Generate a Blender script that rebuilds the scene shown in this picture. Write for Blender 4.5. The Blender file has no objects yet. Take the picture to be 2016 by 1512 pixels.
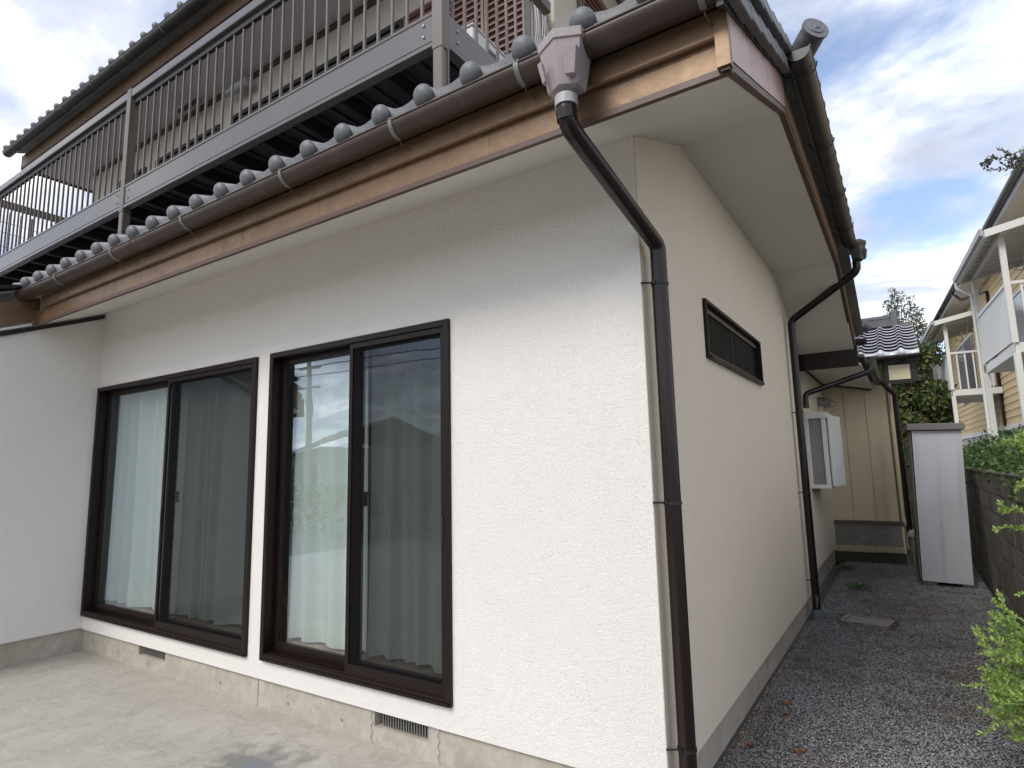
import bpy, math, random
import numpy as np
from mathutils import Vector, Matrix
random.seed(7); rng = np.random.default_rng(7)
sc = bpy.context.scene; col = sc.collection
PI = math.pi

# ---------------------------------------------------------------- camera
cd = bpy.data.cameras.new('camera'); cam = bpy.data.objects.new('camera', cd); col.objects.link(cam)
R0 = Vector((0.8360, 0.5483, -0.0218)).normalized()
F0 = Vector((-0.5401, 0.8297, 0.1412)).normalized()
U0 = R0.cross(F0).normalized(); R0 = F0.cross(U0).normalized()
M = Matrix(((R0.x, U0.x, -F0.x, 0.968), (R0.y, U0.y, -F0.y, -2.624), (R0.z, U0.z, -F0.z, 1.55), (0, 0, 0, 1)))
cam.matrix_world = M
cd.lens = 21.04; cd.sensor_width = 36; cd.clip_start = 0.05; cd.clip_end = 900
sc.camera = cam

# ---------------------------------------------------------------- light
SUN_DIR = Vector((-0.16, -0.80, 0.80)).normalized()      # towards the sun
elev = math.asin(SUN_DIR.z); azim = math.atan2(SUN_DIR.x, SUN_DIR.y)
w = bpy.data.worlds.new('World'); sc.world = w; w.use_nodes = True
nt = w.node_tree; nt.nodes.clear()
def N(t, **k):
    n = nt.nodes.new(t)
    for a, b in k.items(): setattr(n, a, b)
    return n
out = N('ShaderNodeOutputWorld'); bg = N('ShaderNodeBackground'); bg.inputs[1].default_value = 0.125
sky = N('ShaderNodeTexSky', sky_type='NISHITA'); sky.sun_disc = False
sky.sun_elevation = elev; sky.sun_rotation = azim; sky.air_density = 1.0; sky.dust_density = 1.2; sky.ozone_density = 1.6
tc = N('ShaderNodeTexCoord'); sep = N('ShaderNodeSeparateXYZ'); nt.links.new(tc.outputs['Generated'], sep.inputs[0])
def MA(op, a, b=None, cl=False):
    n = N('ShaderNodeMath', operation=op); n.use_clamp = cl
    for i, v in enumerate((a, b)):
        if v is None: continue
        if isinstance(v, (int, float)): n.inputs[i].default_value = v
        else: nt.links.new(v, n.inputs[i])
    return n.outputs[0]
zc = MA('MAXIMUM', sep.outputs[2], 0.0); zd = MA('ADD', zc, 0.22)
px = MA('DIVIDE', sep.outputs[0], zd); py = MA('DIVIDE', sep.outputs[1], zd)
cmb = N('ShaderNodeCombineXYZ'); nt.links.new(px, cmb.inputs[0]); nt.links.new(py, cmb.inputs[1])
mp = N('ShaderNodeMapping'); mp.inputs['Rotation'].default_value = (0, 0, 0.5); mp.inputs['Scale'].default_value = (1.0, 1.25, 1); mp.inputs['Location'].default_value = (8.3, 4.1, 0)
nt.links.new(cmb.outputs[0], mp.inputs[0])
def noise(scale, det, rough, dist, vec):
    n = N('ShaderNodeTexNoise'); n.inputs['Scale'].default_value = scale; n.inputs['Detail'].default_value = det
    n.inputs['Roughness'].default_value = rough; n.inputs['Distortion'].default_value = dist
    nt.links.new(vec, n.inputs['Vector']); return n.outputs[0]
n1 = noise(1.9, 9, 0.54, 0.25, mp.outputs[0]); n2 = noise(2.6, 9, 0.58, 0.35, mp.outputs[0])
def ramp(src, stops):
    r = N('ShaderNodeValToRGB'); nt.links.new(src, r.inputs[0])
    while len(r.color_ramp.elements) < len(stops): r.color_ramp.elements.new(0.5)
    for e, (p, c) in zip(r.color_ramp.elements, stops): e.position = p; e.color = (*c, 1)
    return r.outputs[0]
cover = ramp(n1, [(0.36, (0.18,)*3), (0.46, (0.72,)*3), (0.54, (1,)*3)])
shade = ramp(n2, [(0.30, (3.2, 3.45, 4.2)), (0.46, (4.5, 4.75, 5.45)), (0.55, (6.4, 6.5, 6.9)), (0.64, (10.5, 10.3, 10.0))])
skym = N('ShaderNodeMix', data_type='RGBA', blend_type='MIX'); nt.links.new(cover, skym.inputs[0])
skyt = N('ShaderNodeMix', data_type='RGBA', blend_type='MULTIPLY'); skyt.inputs[0].default_value = 1; skyt.inputs[7].default_value = (1.2, 1.22, 1.28, 1)
nt.links.new(sky.outputs[0], skyt.inputs[6]); nt.links.new(skyt.outputs[2], skym.inputs[6]); nt.links.new(shade, skym.inputs[7])
nt.links.new(skym.outputs[2], bg.inputs[0]); nt.links.new(bg.outputs[0], out.inputs[0])
sl = bpy.data.lights.new('sun', 'SUN'); sl.energy = 1.55; sl.angle = math.radians(24); sl.color = (1.0, 0.97, 0.92)
so = bpy.data.objects.new('sun', sl); col.objects.link(so); so.rotation_euler = SUN_DIR.to_track_quat('Z', 'Y').to_euler()
sc.view_settings.view_transform = 'Standard'; sc.view_settings.look = 'None'; sc.view_settings.gamma = 1
sc.view_settings.exposure = 0.64; sc.view_settings.use_curve_mapping = False
sc.render.engine = 'CYCLES'

# ---------------------------------------------------------------- materials
def mat(name, c, rough=0.6, metal=0.0, var=None, bump=None, spec=0.5, streak=None, spots=None, coat=0, trans=0, sss=0):
    """var=(scale, colour2, contrast, distortion) noise mix; bump=(scale, dist, distortion, strength)."""
    m = bpy.data.materials.new(name); m.use_nodes = True; t = m.node_tree; b = t.nodes['Principled BSDF']
    L = t.links.new
    b.inputs['Base Color'].default_value = (*c, 1); b.inputs['Roughness'].default_value = rough; b.inputs['Metallic'].default_value = metal
    b.inputs['Specular IOR Level'].default_value = spec
    if coat: b.inputs['Coat Weight'].default_value = coat; b.inputs['Coat Roughness'].default_value = 0.15
    tcn = t.nodes.new('ShaderNodeTexCoord'); cur = None
    def nz(scale, det=6, rg=0.6, dist=0, vec=None):
        n = t.nodes.new('ShaderNodeTexNoise'); n.inputs['Scale'].default_value = scale; n.inputs['Detail'].default_value = det
        n.inputs['Roughness'].default_value = rg; n.inputs['Distortion'].default_value = dist
        L(vec or tcn.outputs['Object'], n.inputs['Vector']); return n.outputs[0]
    def mixc(fac, a, bcol):
        x = t.nodes.new('ShaderNodeMix'); x.data_type = 'RGBA'; L(fac, x.inputs[0])
        if isinstance(a, tuple): x.inputs[6].default_value = (*a, 1)
        else: L(a, x.inputs[6])
        x.inputs[7].default_value = (*bcol, 1); return x.outputs[2]
    def rmp(f, lo, hi):
        r = t.nodes.new('ShaderNodeMapRange'); L(f, r.inputs[0]); r.inputs[1].default_value = lo; r.inputs[2].default_value = hi; return r.outputs[0]
    cur = c
    if var:
        vs = var if isinstance(var, list) else [var]
        for (s, c2, con, ds) in vs:
            cur = mixc(rmp(nz(s, 7, 0.62, ds), 0.5 - con, 0.5 + con), cur, c2)
    if streak:
        s, c2, lo, hi = streak
        mpn = t.nodes.new('ShaderNodeMapping'); mpn.inputs['Scale'].default_value = (s, s, s * 0.06); L(tcn.outputs['Object'], mpn.inputs[0])
        cur = mixc(rmp(nz(1.0, 5, 0.6, 0.2, mpn.outputs[0]), lo, hi), cur, c2)
    if spots:
        s, c2, lo, hi = spots
        cur = mixc(rmp(nz(s, 3, 0.5, 0), lo, hi), cur, c2)
    if not isinstance(cur, tuple): L(cur, b.inputs['Base Color'])
    rv = t.nodes.new('ShaderNodeMapRange'); L(nz(6.0, 5), rv.inputs[0]); rv.inputs[3].default_value = max(0.02, rough - 0.08); rv.inputs[4].default_value = min(1, rough + 0.08)
    L(rv.outputs[0], b.inputs['Roughness'])
    if bump:
        h = None
        for (s, d, ds) in (bump if isinstance(bump, list) else [bump]):
            bn = t.nodes.new('ShaderNodeBump'); bn.inputs['Distance'].default_value = d; bn.inputs['Strength'].default_value = 1
            L(nz(s, 5, 0.55, ds), bn.inputs['Height'])
            if h: L(h, bn.inputs['Normal'])
            h = bn.outputs[0]
        L(h, b.inputs['Normal'])
    return m

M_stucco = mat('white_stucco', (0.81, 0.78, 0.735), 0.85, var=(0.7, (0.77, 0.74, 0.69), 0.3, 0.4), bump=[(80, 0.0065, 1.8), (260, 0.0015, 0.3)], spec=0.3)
M_stucco_side = mat('bounce_tinted_stucco', (0.84, 0.735, 0.595), 0.85, var=(1.1, (0.80, 0.695, 0.555), 0.3, 0.4), bump=[(80, 0.008, 1.8), (260, 0.0015, 0.3)], spec=0.3, streak=(2.5, (0.77, 0.69, 0.57), 0.50, 1.0))  # same stucco as the front; warm bounced light mixed into the colour
M_soffit = mat('soffit_board', (0.72, 0.69, 0.63), 0.8, var=(1.6, (0.67, 0.64, 0.58), 0.35, 0.5), bump=(220, 0.0006, 0))
M_conc = mat('foundation_concrete', (0.40, 0.355, 0.29), 0.85, var=[(3.2, (0.50, 0.46, 0.395), 0.13, 0.8), (14, (0.33, 0.295, 0.245), 0.25, 0.6)], bump=[(30, 0.002, 0.5), (160, 0.0006, 0)], spots=(2.2, (0.26, 0.22, 0.17), 0.62, 0.8))
M_slab = mat('slab_concrete', (0.34, 0.305, 0.255), 0.7, var=[(1.3, (0.45, 0.415, 0.365), 0.10, 1.4), (4.0, (0.27, 0.24, 0.195), 0.13, 0.9), (26, (0.46, 0.43, 0.38), 0.3, 0.4)], bump=[(22, 0.0016, 0.5), (180, 0.0005, 0)], spots=(0.9, (0.33, 0.31, 0.27), 0.56, 0.72))
M_bronze = mat('bronze_sheet', (0.165, 0.105, 0.056), 0.42, 0.4, var=[(2.4, (0.11, 0.066, 0.036), 0.22, 0.8), (9, (0.24, 0.15, 0.085), 0.3, 0.9)], bump=(5, 0.004, 0.3), streak=(7, (0.10, 0.055, 0.03), 0.58, 0.95))
M_bronze_side = mat('sky_tinted_bronze_sheet', (0.38, 0.22, 0.19), 0.38, 0.5, var=(4, (0.48, 0.36, 0.33), 0.2, 0.8), bump=(5, 0.004, 0.3))  # brighter copy of the bronze; its reflection of the sky painted into the colour
M_lip = mat('brown_trim', (0.075, 0.035, 0.025), 0.5, var=(5, (0.10, 0.055, 0.04), 0.3, 0.3))
M_gutter = mat('brown_gutter', (0.034, 0.017, 0.011), 0.44, var=[(2.5, (0.048, 0.028, 0.02), 0.25, 0.5), (22, (0.05, 0.03, 0.02), 0.3, 0.3)], streak=(8, (0.10, 0.075, 0.06), 0.55, 0.9))
M_gutter2 = mat('dark_gutter', (0.024, 0.020, 0.017), 0.42, var=(2.5, (0.038, 0.032, 0.026), 0.25, 0.5))
M_pipe = mat('dark_brown_pipe', (0.012, 0.0062, 0.0052), 0.25, spec=0.4, var=(3, (0.016, 0.009, 0.0075), 0.3, 0.3))
M_black = mat('black_trim', (0.012, 0.009, 0.010), 0.5)
M_hop = mat('faded_plastic', (0.33, 0.285, 0.285), 0.55, var=(6, (0.28, 0.235, 0.23), 0.3, 0.5), streak=(14, (0.27, 0.21, 0.20), 0.6, 0.9))
M_collar = mat('grey_collar', (0.42, 0.42, 0.43), 0.5, var=(20, (0.3, 0.28, 0.28), 0.2, 0.5))
M_steel = mat('galvanised_steel', (0.35, 0.35, 0.33), 0.4, 0.7)
M_galv = mat('dull_bracket_steel', (0.20, 0.195, 0.18), 0.55, 0.4)
M_tile = mat('grey_roof_tile', (0.135, 0.138, 0.148), 0.5, var=[(4, (0.19, 0.192, 0.195), 0.14, 0.7), (60, (0.085, 0.09, 0.098), 0.25, 0.3)], bump=(160, 0.0006, 0))
M_tile2 = mat('glazed_roof_tile', (0.62, 0.62, 0.70), 0.2, var=(7, (0.70, 0.70, 0.78), 0.2, 0.3), coat=1.0)
M_alu = mat('bronze_aluminium', (0.12, 0.096, 0.08), 0.42, 0.0, var=(4, (0.145, 0.118, 0.10), 0.3, 0.4))
M_alu2 = mat('grey_aluminium_beam', (0.12, 0.108, 0.105), 0.25, 0.2, var=(2, (0.14, 0.127, 0.122), 0.3, 0.4))
M_dark = mat('dark_joist', (0.02, 0.019, 0.02), 0.55)
M_deck = mat('corrugated_deck', (0.045, 0.045, 0.045), 0.5)
M_frame = mat('dark_brown_sash', (0.011, 0.0052, 0.0038), 0.42, 0.0, spec=0.28)
M_taupe = mat('taupe_rail', (0.14, 0.11, 0.095), 0.4, 0.2)
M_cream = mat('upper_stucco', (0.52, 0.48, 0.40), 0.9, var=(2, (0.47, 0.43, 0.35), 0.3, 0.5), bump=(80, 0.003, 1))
M_usoffit = mat('upper_soffit', (0.62, 0.60, 0.59), 0.8, var=(2, (0.56, 0.55, 0.54), 0.3, 0.5))
M_louver = mat('rust_louver', (0.155, 0.07, 0.05), 0.45, var=(3, (0.19, 0.09, 0.07), 0.3, 0.3))
M_shut = mat('grey_shutter', (0.075, 0.068, 0.07), 0.45, var=(3, (0.095, 0.08, 0.08), 0.3, 0.3))
M_white = mat('white_paint', (0.76, 0.75, 0.72), 0.5, var=(3, (0.68, 0.67, 0.63), 0.3, 0.4), streak=(9, (0.58, 0.56, 0.50), 0.62, 0.95))
M_apwhite = mat('apartment_white_steel', (0.70, 0.70, 0.67), 0.5, var=(1.5, (0.62, 0.62, 0.58), 0.3, 0.4))
M_siding = mat('yellow_siding', (0.66, 0.50, 0.28), 0.75, var=(0.8, (0.60, 0.45, 0.25), 0.3, 0.4), bump=(30, 0.003, 0.5))
M_apglass = mat('greyish_window', (0.20, 0.20, 0.22), 0.12, var=(1, (0.33, 0.31, 0.31), 0.25, 0.5))
M_purple = mat('lilac_window', (0.17, 0.14, 0.17), 0.2)
M_annex = mat('cream_panel', (0.70, 0.60, 0.41), 0.75, var=(1.2, (0.64, 0.55, 0.37), 0.3, 0.4), streak=(5, (0.55, 0.46, 0.30), 0.55, 0.9))
M_brownsteel = mat('brown_corner_trim', (0.12, 0.08, 0.06), 0.5)
M_concd = mat('dark_concrete', (0.30, 0.29, 0.265), 0.85, var=(4, (0.16, 0.155, 0.14), 0.25, 0.6), bump=(30, 0.002, 0.4))
M_wood = mat('pale_timber', (0.46, 0.40, 0.28), 0.7, var=(8, (0.38, 0.32, 0.21), 0.25, 1.2))
M_moss = mat('mossy_base', (0.035, 0.036, 0.022), 0.9, var=(6, (0.055, 0.055, 0.035), 0.3, 0.5), bump=(25, 0.004, 0.5))
M_shed = mat('pale_grey_steel', (0.48, 0.485, 0.52), 0.5, var=(1.4, (0.42, 0.42, 0.45), 0.2, 0.7), streak=(7, (0.30, 0.28, 0.27), 0.55, 0.95), bump=(2.2, 0.01, 0))
M_shedroof = mat('shed_roof_brown', (0.13, 0.115, 0.11), 0.5, var=(4, (0.17, 0.15, 0.15), 0.3, 0.4))
M_sheddoor = mat('shed_door_brown', (0.10, 0.095, 0.08), 0.5, var=(6, (0.14, 0.13, 0.11), 0.3, 0.4))
M_block = [mat('concrete_block_%s' % n, c, 0.92, var=[(5, c2, 0.2, 0.8), (30, (0.05, 0.045, 0.04), 0.35, 0.4)], bump=[(45, 0.004, 0.5), (200, 0.0015, 0)], streak=(9, (0.05, 0.048, 0.04), 0.5, 0.75))
           for n, c, c2 in (('grey', (0.30, 0.28, 0.25), (0.40, 0.37, 0.33)), ('mossy', (0.18, 0.175, 0.125), (0.25, 0.24, 0.19)), ('brown', (0.22, 0.18, 0.14), (0.30, 0.27, 0.22)))]
M_mortar = mat('mortar', (0.10, 0.095, 0.085), 0.95)
M_gravelbase = mat('gravel_bed', (0.085, 0.084, 0.084), 0.95, var=[(70, (0.13, 0.13, 0.14), 0.12, 0.4), (25, (0.035, 0.036, 0.04), 0.2, 0.4)], bump=[(60, 0.012, 0.4), (160, 0.005, 0)])
M_soil = mat('soil_edge', (0.27, 0.20, 0.13), 0.95, var=(30, (0.17, 0.13, 0.09), 0.2, 0.5), bump=(70, 0.008, 0.4))
M_pvc = mat('grey_pvc', (0.13, 0.17, 0.18), 0.5)
M_lid = mat('drain_lid', (0.17, 0.165, 0.15), 0.9, var=(12, (0.22, 0.21, 0.19), 0.25, 0.5), bump=(60, 0.002, 0))
M_rust = mat('rusty_litter', (0.13, 0.055, 0.035), 0.9)
M_curtain = None
M_floor = mat('wooden_floor', (0.42, 0.26, 0.13), 0.45, var=(6, (0.36, 0.21, 0.10), 0.25, 1.0))
M_room = mat('room_wall', (0.45, 0.43, 0.40), 0.9)
M_bark = mat('bark', (0.11, 0.085, 0.06), 0.9, var=(20, (0.07, 0.055, 0.04), 0.3, 0.5), bump=(40, 0.004, 0.5))
M_twig = mat('young_twig', (0.24, 0.27, 0.10), 0.7)
M_hill = mat('wooded_hill', (0.055, 0.075, 0.05), 0.95, var=(0.05, (0.035, 0.05, 0.035), 0.2, 0.6))
M_farwall = mat('far_house_wall', (0.45, 0.43, 0.40), 0.9)
M_farroof = mat('far_house_roof', (0.10, 0.10, 0.11), 0.6)
M_greennet = mat('green_mesh', (0.04, 0.22, 0.17), 0.6)
M_asph = mat('asphalt', (0.11, 0.11, 0.11), 0.9, var=(3, (0.14, 0.14, 0.135), 0.3, 0.5), bump=(80, 0.003, 0))

def leafmat(name, cols, rough=0.45, tr=0.3):
    m = bpy.data.materials.new(name); m.use_nodes = True; t = m.node_tree; b = t.nodes['Principled BSDF']; L = t.links.new
    g = t.nodes.new('ShaderNodeNewGeometry'); r = t.nodes.new('ShaderNodeValToRGB'); L(g.outputs['Random Per Island'], r.inputs[0])
    while len(r.color_ramp.elements) < len(cols): r.color_ramp.elements.new(0.5)
    for i, (e, c) in enumerate(zip(r.color_ramp.elements, cols)): e.position = i / (len(cols) - 1); e.color = (*c, 1)
    L(r.outputs[0], b.inputs['Base Color']); b.inputs['Roughness'].default_value = rough
    tl = t.nodes.new('ShaderNodeBsdfTranslucent'); L(r.outputs[0], tl.inputs[0]); mx = t.nodes.new('ShaderNodeMixShader'); mx.inputs[0].default_value = tr
    L(b.outputs[0], mx.inputs[1]); L(tl.outputs[0], mx.inputs[2]); L(mx.outputs[0], t.nodes['Material Output'].inputs[0])
    return m
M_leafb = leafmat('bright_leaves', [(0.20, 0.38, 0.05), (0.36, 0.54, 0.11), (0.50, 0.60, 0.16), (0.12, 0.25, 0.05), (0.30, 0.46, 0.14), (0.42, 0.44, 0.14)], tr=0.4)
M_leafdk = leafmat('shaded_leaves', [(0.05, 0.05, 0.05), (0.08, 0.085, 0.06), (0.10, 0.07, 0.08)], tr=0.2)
M_leafh = leafmat('hedge_leaves', [(0.025, 0.055, 0.015), (0.06, 0.12, 0.03), (0.12, 0.20, 0.05), (0.035, 0.07, 0.02)], rough=0.35)
M_leaft = leafmat('tree_leaves', [(0.035, 0.07, 0.02), (0.07, 0.12, 0.035), (0.13, 0.17, 0.05), (0.20, 0.17, 0.06), (0.05, 0.09, 0.03)])
M_leaff = leafmat('airy_leaves', [(0.10, 0.12, 0.06), (0.17, 0.19, 0.10), (0.21, 0.18, 0.12)], tr=0.5)
M_weed = leafmat('weed_leaves', [(0.05, 0.12, 0.03), (0.09, 0.19, 0.05)])
M_dry = leafmat('dry_leaf', [(0.24, 0.085, 0.025), (0.17, 0.06, 0.03)])

def glassmat(name, tint=(0.78, 0.84, 0.81), ior=2.3, refl=(0.72, 0.83, 1.0)):
    m = bpy.data.materials.new(name); m.use_nodes = True; t = m.node_tree; t.nodes.clear(); L = t.links.new
    o = t.nodes.new('ShaderNodeOutputMaterial'); mx = t.nodes.new('ShaderNodeMixShader'); lw = t.nodes.new('ShaderNodeLayerWeight'); pw = t.nodes.new('ShaderNodeMath'); pw.operation = 'POWER'; pw.inputs[1].default_value = 2.6; fr = t.nodes.new('ShaderNodeMath'); fr.operation = 'MULTIPLY_ADD'; fr.inputs[1].default_value = 0.9; fr.inputs[2].default_value = 0.20; lw.inputs[0].default_value = 0.5; t.links.new(lw.outputs['Facing'], pw.inputs[0]); t.links.new(pw.outputs[0], fr.inputs[0])
    a = t.nodes.new('ShaderNodeBsdfTransparent'); a.inputs[0].default_value = (*tint, 1); g = t.nodes.new('ShaderNodeBsdfGlossy'); g.inputs['Roughness'].default_value = 0.0; g.inputs[0].default_value = (*refl, 1)
    nz = t.nodes.new('ShaderNodeTexNoise'); nz.inputs['Scale'].default_value = 1.6; tcn = t.nodes.new('ShaderNodeTexCoord'); L(tcn.outputs['Object'], nz.inputs['Vector'])
    bn = t.nodes.new('ShaderNodeBump'); bn.inputs['Distance'].default_value = 0.0012; L(nz.outputs[0], bn.inputs['Height']); L(bn.outputs[0], g.inputs['Normal'])
    L(fr.outputs[0], mx.inputs[0]); L(a.outputs[0], mx.inputs[1]); L(g.outputs[0], mx.inputs[2]); L(mx.outputs[0], o.inputs[0]); return m
M_glass = glassmat('window_glass')
def meshmat(name, c, op):
    m = bpy.data.materials.new(name); m.use_nodes = True; t = m.node_tree; t.nodes.clear(); L = t.links.new
    o = t.nodes.new('ShaderNodeOutputMaterial'); mx = t.nodes.new('ShaderNodeMixShader'); a = t.nodes.new('ShaderNodeBsdfTransparent'); d = t.nodes.new('ShaderNodeBsdfDiffuse'); d.inputs[0].default_value = (*c, 1)
    mx.inputs[0].default_value = op; L(a.outputs[0], mx.inputs[1]); L(d.outputs[0], mx.inputs[2]); L(mx.outputs[0], o.inputs[0]); return m
M_screen = meshmat('insect_mesh', (0.012, 0.012, 0.013), 0.55)
def curtainmat(name, op, c=(0.80, 0.82, 0.78)):
    m = bpy.data.materials.new(name); m.use_nodes = True; t = m.node_tree; t.nodes.clear(); L = t.links.new
    o = t.nodes.new('ShaderNodeOutputMaterial'); mx = t.nodes.new('ShaderNodeMixShader'); a = t.nodes.new('ShaderNodeBsdfTransparent')
    d = t.nodes.new('ShaderNodeBsdfDiffuse'); d.inputs[0].default_value = (*c, 1); tl = t.nodes.new('ShaderNodeBsdfTranslucent'); tl.inputs[0].default_value = (*c, 1)
    m2 = t.nodes.new('ShaderNodeMixShader'); m2.inputs[0].default_value = 0.15; L(d.outputs[0], m2.inputs[1]); L(tl.outputs[0], m2.inputs[2])
    mx.inputs[0].default_value = op; L(a.outputs[0], mx.inputs[1]); L(m2.outputs[0], mx.inputs[2]); L(mx.outputs[0], o.inputs[0]); return m
M_curtain = curtainmat('sheer_curtain', 0.9, (0.86, 0.87, 0.82)); M_hem = curtainmat('curtain_hem', 0.97, (0.85, 0.84, 0.76))

# ---------------------------------------------------------------- mesh helpers
class MB:
    def __init__(s): s.v = []; s.f = []; s.sm = []
    def add(s, vs, fs, smooth=False):
        o = len(s.v); s.v += [tuple(p) for p in vs]; s.f += [tuple(i + o for i in f) for f in fs]; s.sm += [smooth] * len(fs); return s
    def box(s, x0, x1, y0, y1, z0, z1):
        return s.add([(x0, y0, z0), (x1, y0, z0), (x1, y1, z0), (x0, y1, z0), (x0, y0, z1), (x1, y0, z1), (x1, y1, z1), (x0, y1, z1)],
                     [(0, 3, 2, 1), (4, 5, 6, 7), (0, 1, 5, 4), (1, 2, 6, 5), (2, 3, 7, 6), (3, 0, 4, 7)])
    def hexa(s, p):      # 8 points: bottom 4 CCW, top 4
        return s.add(p, [(0, 3, 2, 1), (4, 5, 6, 7), (0, 1, 5, 4), (1, 2, 6, 5), (2, 3, 7, 6), (3, 0, 4, 7)])
    def prism(s, poly, a, b, axis):   # poly of 2-tuples in the plane across axis
        def P(p, t): return (t, p[0], p[1]) if axis == 0 else ((p[0], t, p[1]) if axis == 1 else (p[0], p[1], t))
        n = len(poly); vs = [P(p, a) for p in poly] + [P(p, b) for p in poly]
        return s.add(vs, [tuple(range(n)), tuple(range(2 * n - 1, n - 1, -1))] + [(i, i + n, (i + 1) % n + n, (i + 1) % n) for i in range(n)])
    def tube(s, pts, r, n=12, caps=True, smooth=True):
        pts = [Vector(p) for p in pts]; rs = r if isinstance(r, (list, tuple)) else [r] * len(pts); rings = []
        up = None
        for i, p in enumerate(pts):
            d = ((pts[i] - pts[i - 1]).normalized() if i else Vector((0, 0, 0))) + ((pts[i + 1] - pts[i]).normalized() if i < len(pts) - 1 else Vector((0, 0, 0)))
            d.normalize()
            if up is None: up = d.orthogonal().normalized()
            else: up = (up - d * up.dot(d)).normalized()
            k = 1.0
            if 0 < i < len(pts) - 1: k = 1 / max(0.5, d.dot((pts[i + 1] - pts[i]).normalized()))
            v = d.cross(up)
            rings.append([p + (up * math.cos(2 * PI * j / n) + v * math.sin(2 * PI * j / n)) * rs[i] for j in range(n)])
        vs = [q for rg in rings for q in rg]; fs = []
        for i in range(len(pts) - 1):
            for j in range(n): fs.append((i * n + j, i * n + (j + 1) % n, (i + 1) * n + (j + 1) % n, (i + 1) * n + j))
        s.add(vs, fs, smooth)
        if caps: s.add(rings[0], [tuple(range(n - 1, -1, -1))]); s.add(rings[-1], [tuple(range(n))])
        return s
    def build(s, name, m, parent=None, bevel=0, rot=None, loc=None, autosm=False):
        me = bpy.data.meshes.new(name); me.from_pydata(s.v, [], s.f); me.update()
        me.polygons.foreach_set('use_smooth', s.sm)
        if m: me.materials.append(m)
        return inst(name, me, parent, bevel, loc, rot)
def inst(name, me, parent=None, bevel=0, loc=None, rot=None):
    o = bpy.data.objects.new(name, me); col.objects.link(o)
    if parent: o.parent = parent
    if loc: o.location = loc
    if rot: o.rotation_euler = rot
    if bevel:
        b = o.modifiers.new('bevel', 'BEVEL'); b.width = bevel; b.segments = 2; b.limit_method = 'ANGLE'; b.angle_limit = 0.6
    return o
def tag(o, label, cat, group=None, kind=None):
    if label: o['label'] = label
    if cat: o['category'] = cat
    if group: o['group'] = group
    if kind: o['kind'] = kind
    return o
def thing(name, label, cat, loc=(0, 0, 0), rz=0, group=None):
    o = bpy.data.objects.new(name, None); col.objects.link(o); o.location = loc; o.rotation_euler = (0, 0, rz)
    return tag(o, label, cat, group)
def arc(p0, p1, p2, r, n=6):
    """rounded corner points at p1"""
    p0, p1, p2 = Vector(p0), Vector(p1), Vector(p2); a = (p0 - p1).normalized(); b = (p2 - p1).normalized()
    q0 = p1 + a * r; q1 = p1 + b * r
    return [((1 - t) ** 2) * q0 + 2 * t * (1 - t) * p1 + t * t * q1 for t in [i / n for i in range(n + 1)]]
def wallholes(u0, u1, v0, v1, holes, depth, plane, c, face=1):
    """wall sheet with reveals. plane 'y': wall at y=c facing -y, u=x ; 'x': wall at x=c facing +x, u=y"""
    us = sorted({u0, u1} | {h[0] for h in holes} | {h[1] for h in holes}); vs = sorted({v0, v1} | {h[2] for h in holes} | {h[3] for h in holes})
    m = MB()
    def P(u, v, d): return (u, c + d, v) if plane == 'y' else (c - d, u, v)
    for i in range(len(us) - 1):
        for j in range(len(vs) - 1):
            uc = (us[i] + us[i + 1]) / 2; vc = (vs[j] + vs[j + 1]) / 2
            if any(h[0] < uc < h[1] and h[2] < vc < h[3] for h in holes): continue
            m.add([P(us[i], vs[j], 0), P(us[i + 1], vs[j], 0), P(us[i + 1], vs[j + 1], 0), P(us[i], vs[j + 1], 0)], [(0, 1, 2, 3)])
            m.add([P(us[i], vs[j], depth), P(us[i + 1], vs[j], depth), P(us[i + 1], vs[j + 1], depth), P(us[i], vs[j + 1], depth)], [(3, 2, 1, 0)])
    for a, b, e, f in holes + [(u0, u1, v0, v1)]:
        for (s, t) in (((a, e), (b, e)), ((b, e), (b, f)), ((b, f), (a, f)), ((a, f), (a, e))):
            m.add([P(*s, 0), P(*t, 0), P(*t, depth), P(*s, depth)], [(0, 1, 2, 3)])
    return m

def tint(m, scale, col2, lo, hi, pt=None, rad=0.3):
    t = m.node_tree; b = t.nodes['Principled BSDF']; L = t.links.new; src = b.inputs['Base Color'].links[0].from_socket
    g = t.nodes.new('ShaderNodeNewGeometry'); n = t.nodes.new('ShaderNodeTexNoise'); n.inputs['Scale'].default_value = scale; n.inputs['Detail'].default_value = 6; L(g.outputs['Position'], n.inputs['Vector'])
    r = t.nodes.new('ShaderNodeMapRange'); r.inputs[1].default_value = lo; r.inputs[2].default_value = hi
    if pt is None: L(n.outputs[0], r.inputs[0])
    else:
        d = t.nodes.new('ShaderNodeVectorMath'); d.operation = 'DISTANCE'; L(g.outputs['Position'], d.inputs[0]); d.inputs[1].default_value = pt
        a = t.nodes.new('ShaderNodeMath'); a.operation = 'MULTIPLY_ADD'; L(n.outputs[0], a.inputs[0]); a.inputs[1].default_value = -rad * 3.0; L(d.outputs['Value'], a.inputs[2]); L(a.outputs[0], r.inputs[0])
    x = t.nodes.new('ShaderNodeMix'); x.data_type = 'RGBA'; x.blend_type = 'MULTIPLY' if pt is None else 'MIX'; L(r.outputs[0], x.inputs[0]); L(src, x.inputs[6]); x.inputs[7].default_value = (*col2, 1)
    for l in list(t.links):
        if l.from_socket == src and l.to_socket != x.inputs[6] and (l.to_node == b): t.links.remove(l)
    L(x.outputs[2], b.inputs['Base Color'])
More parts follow.
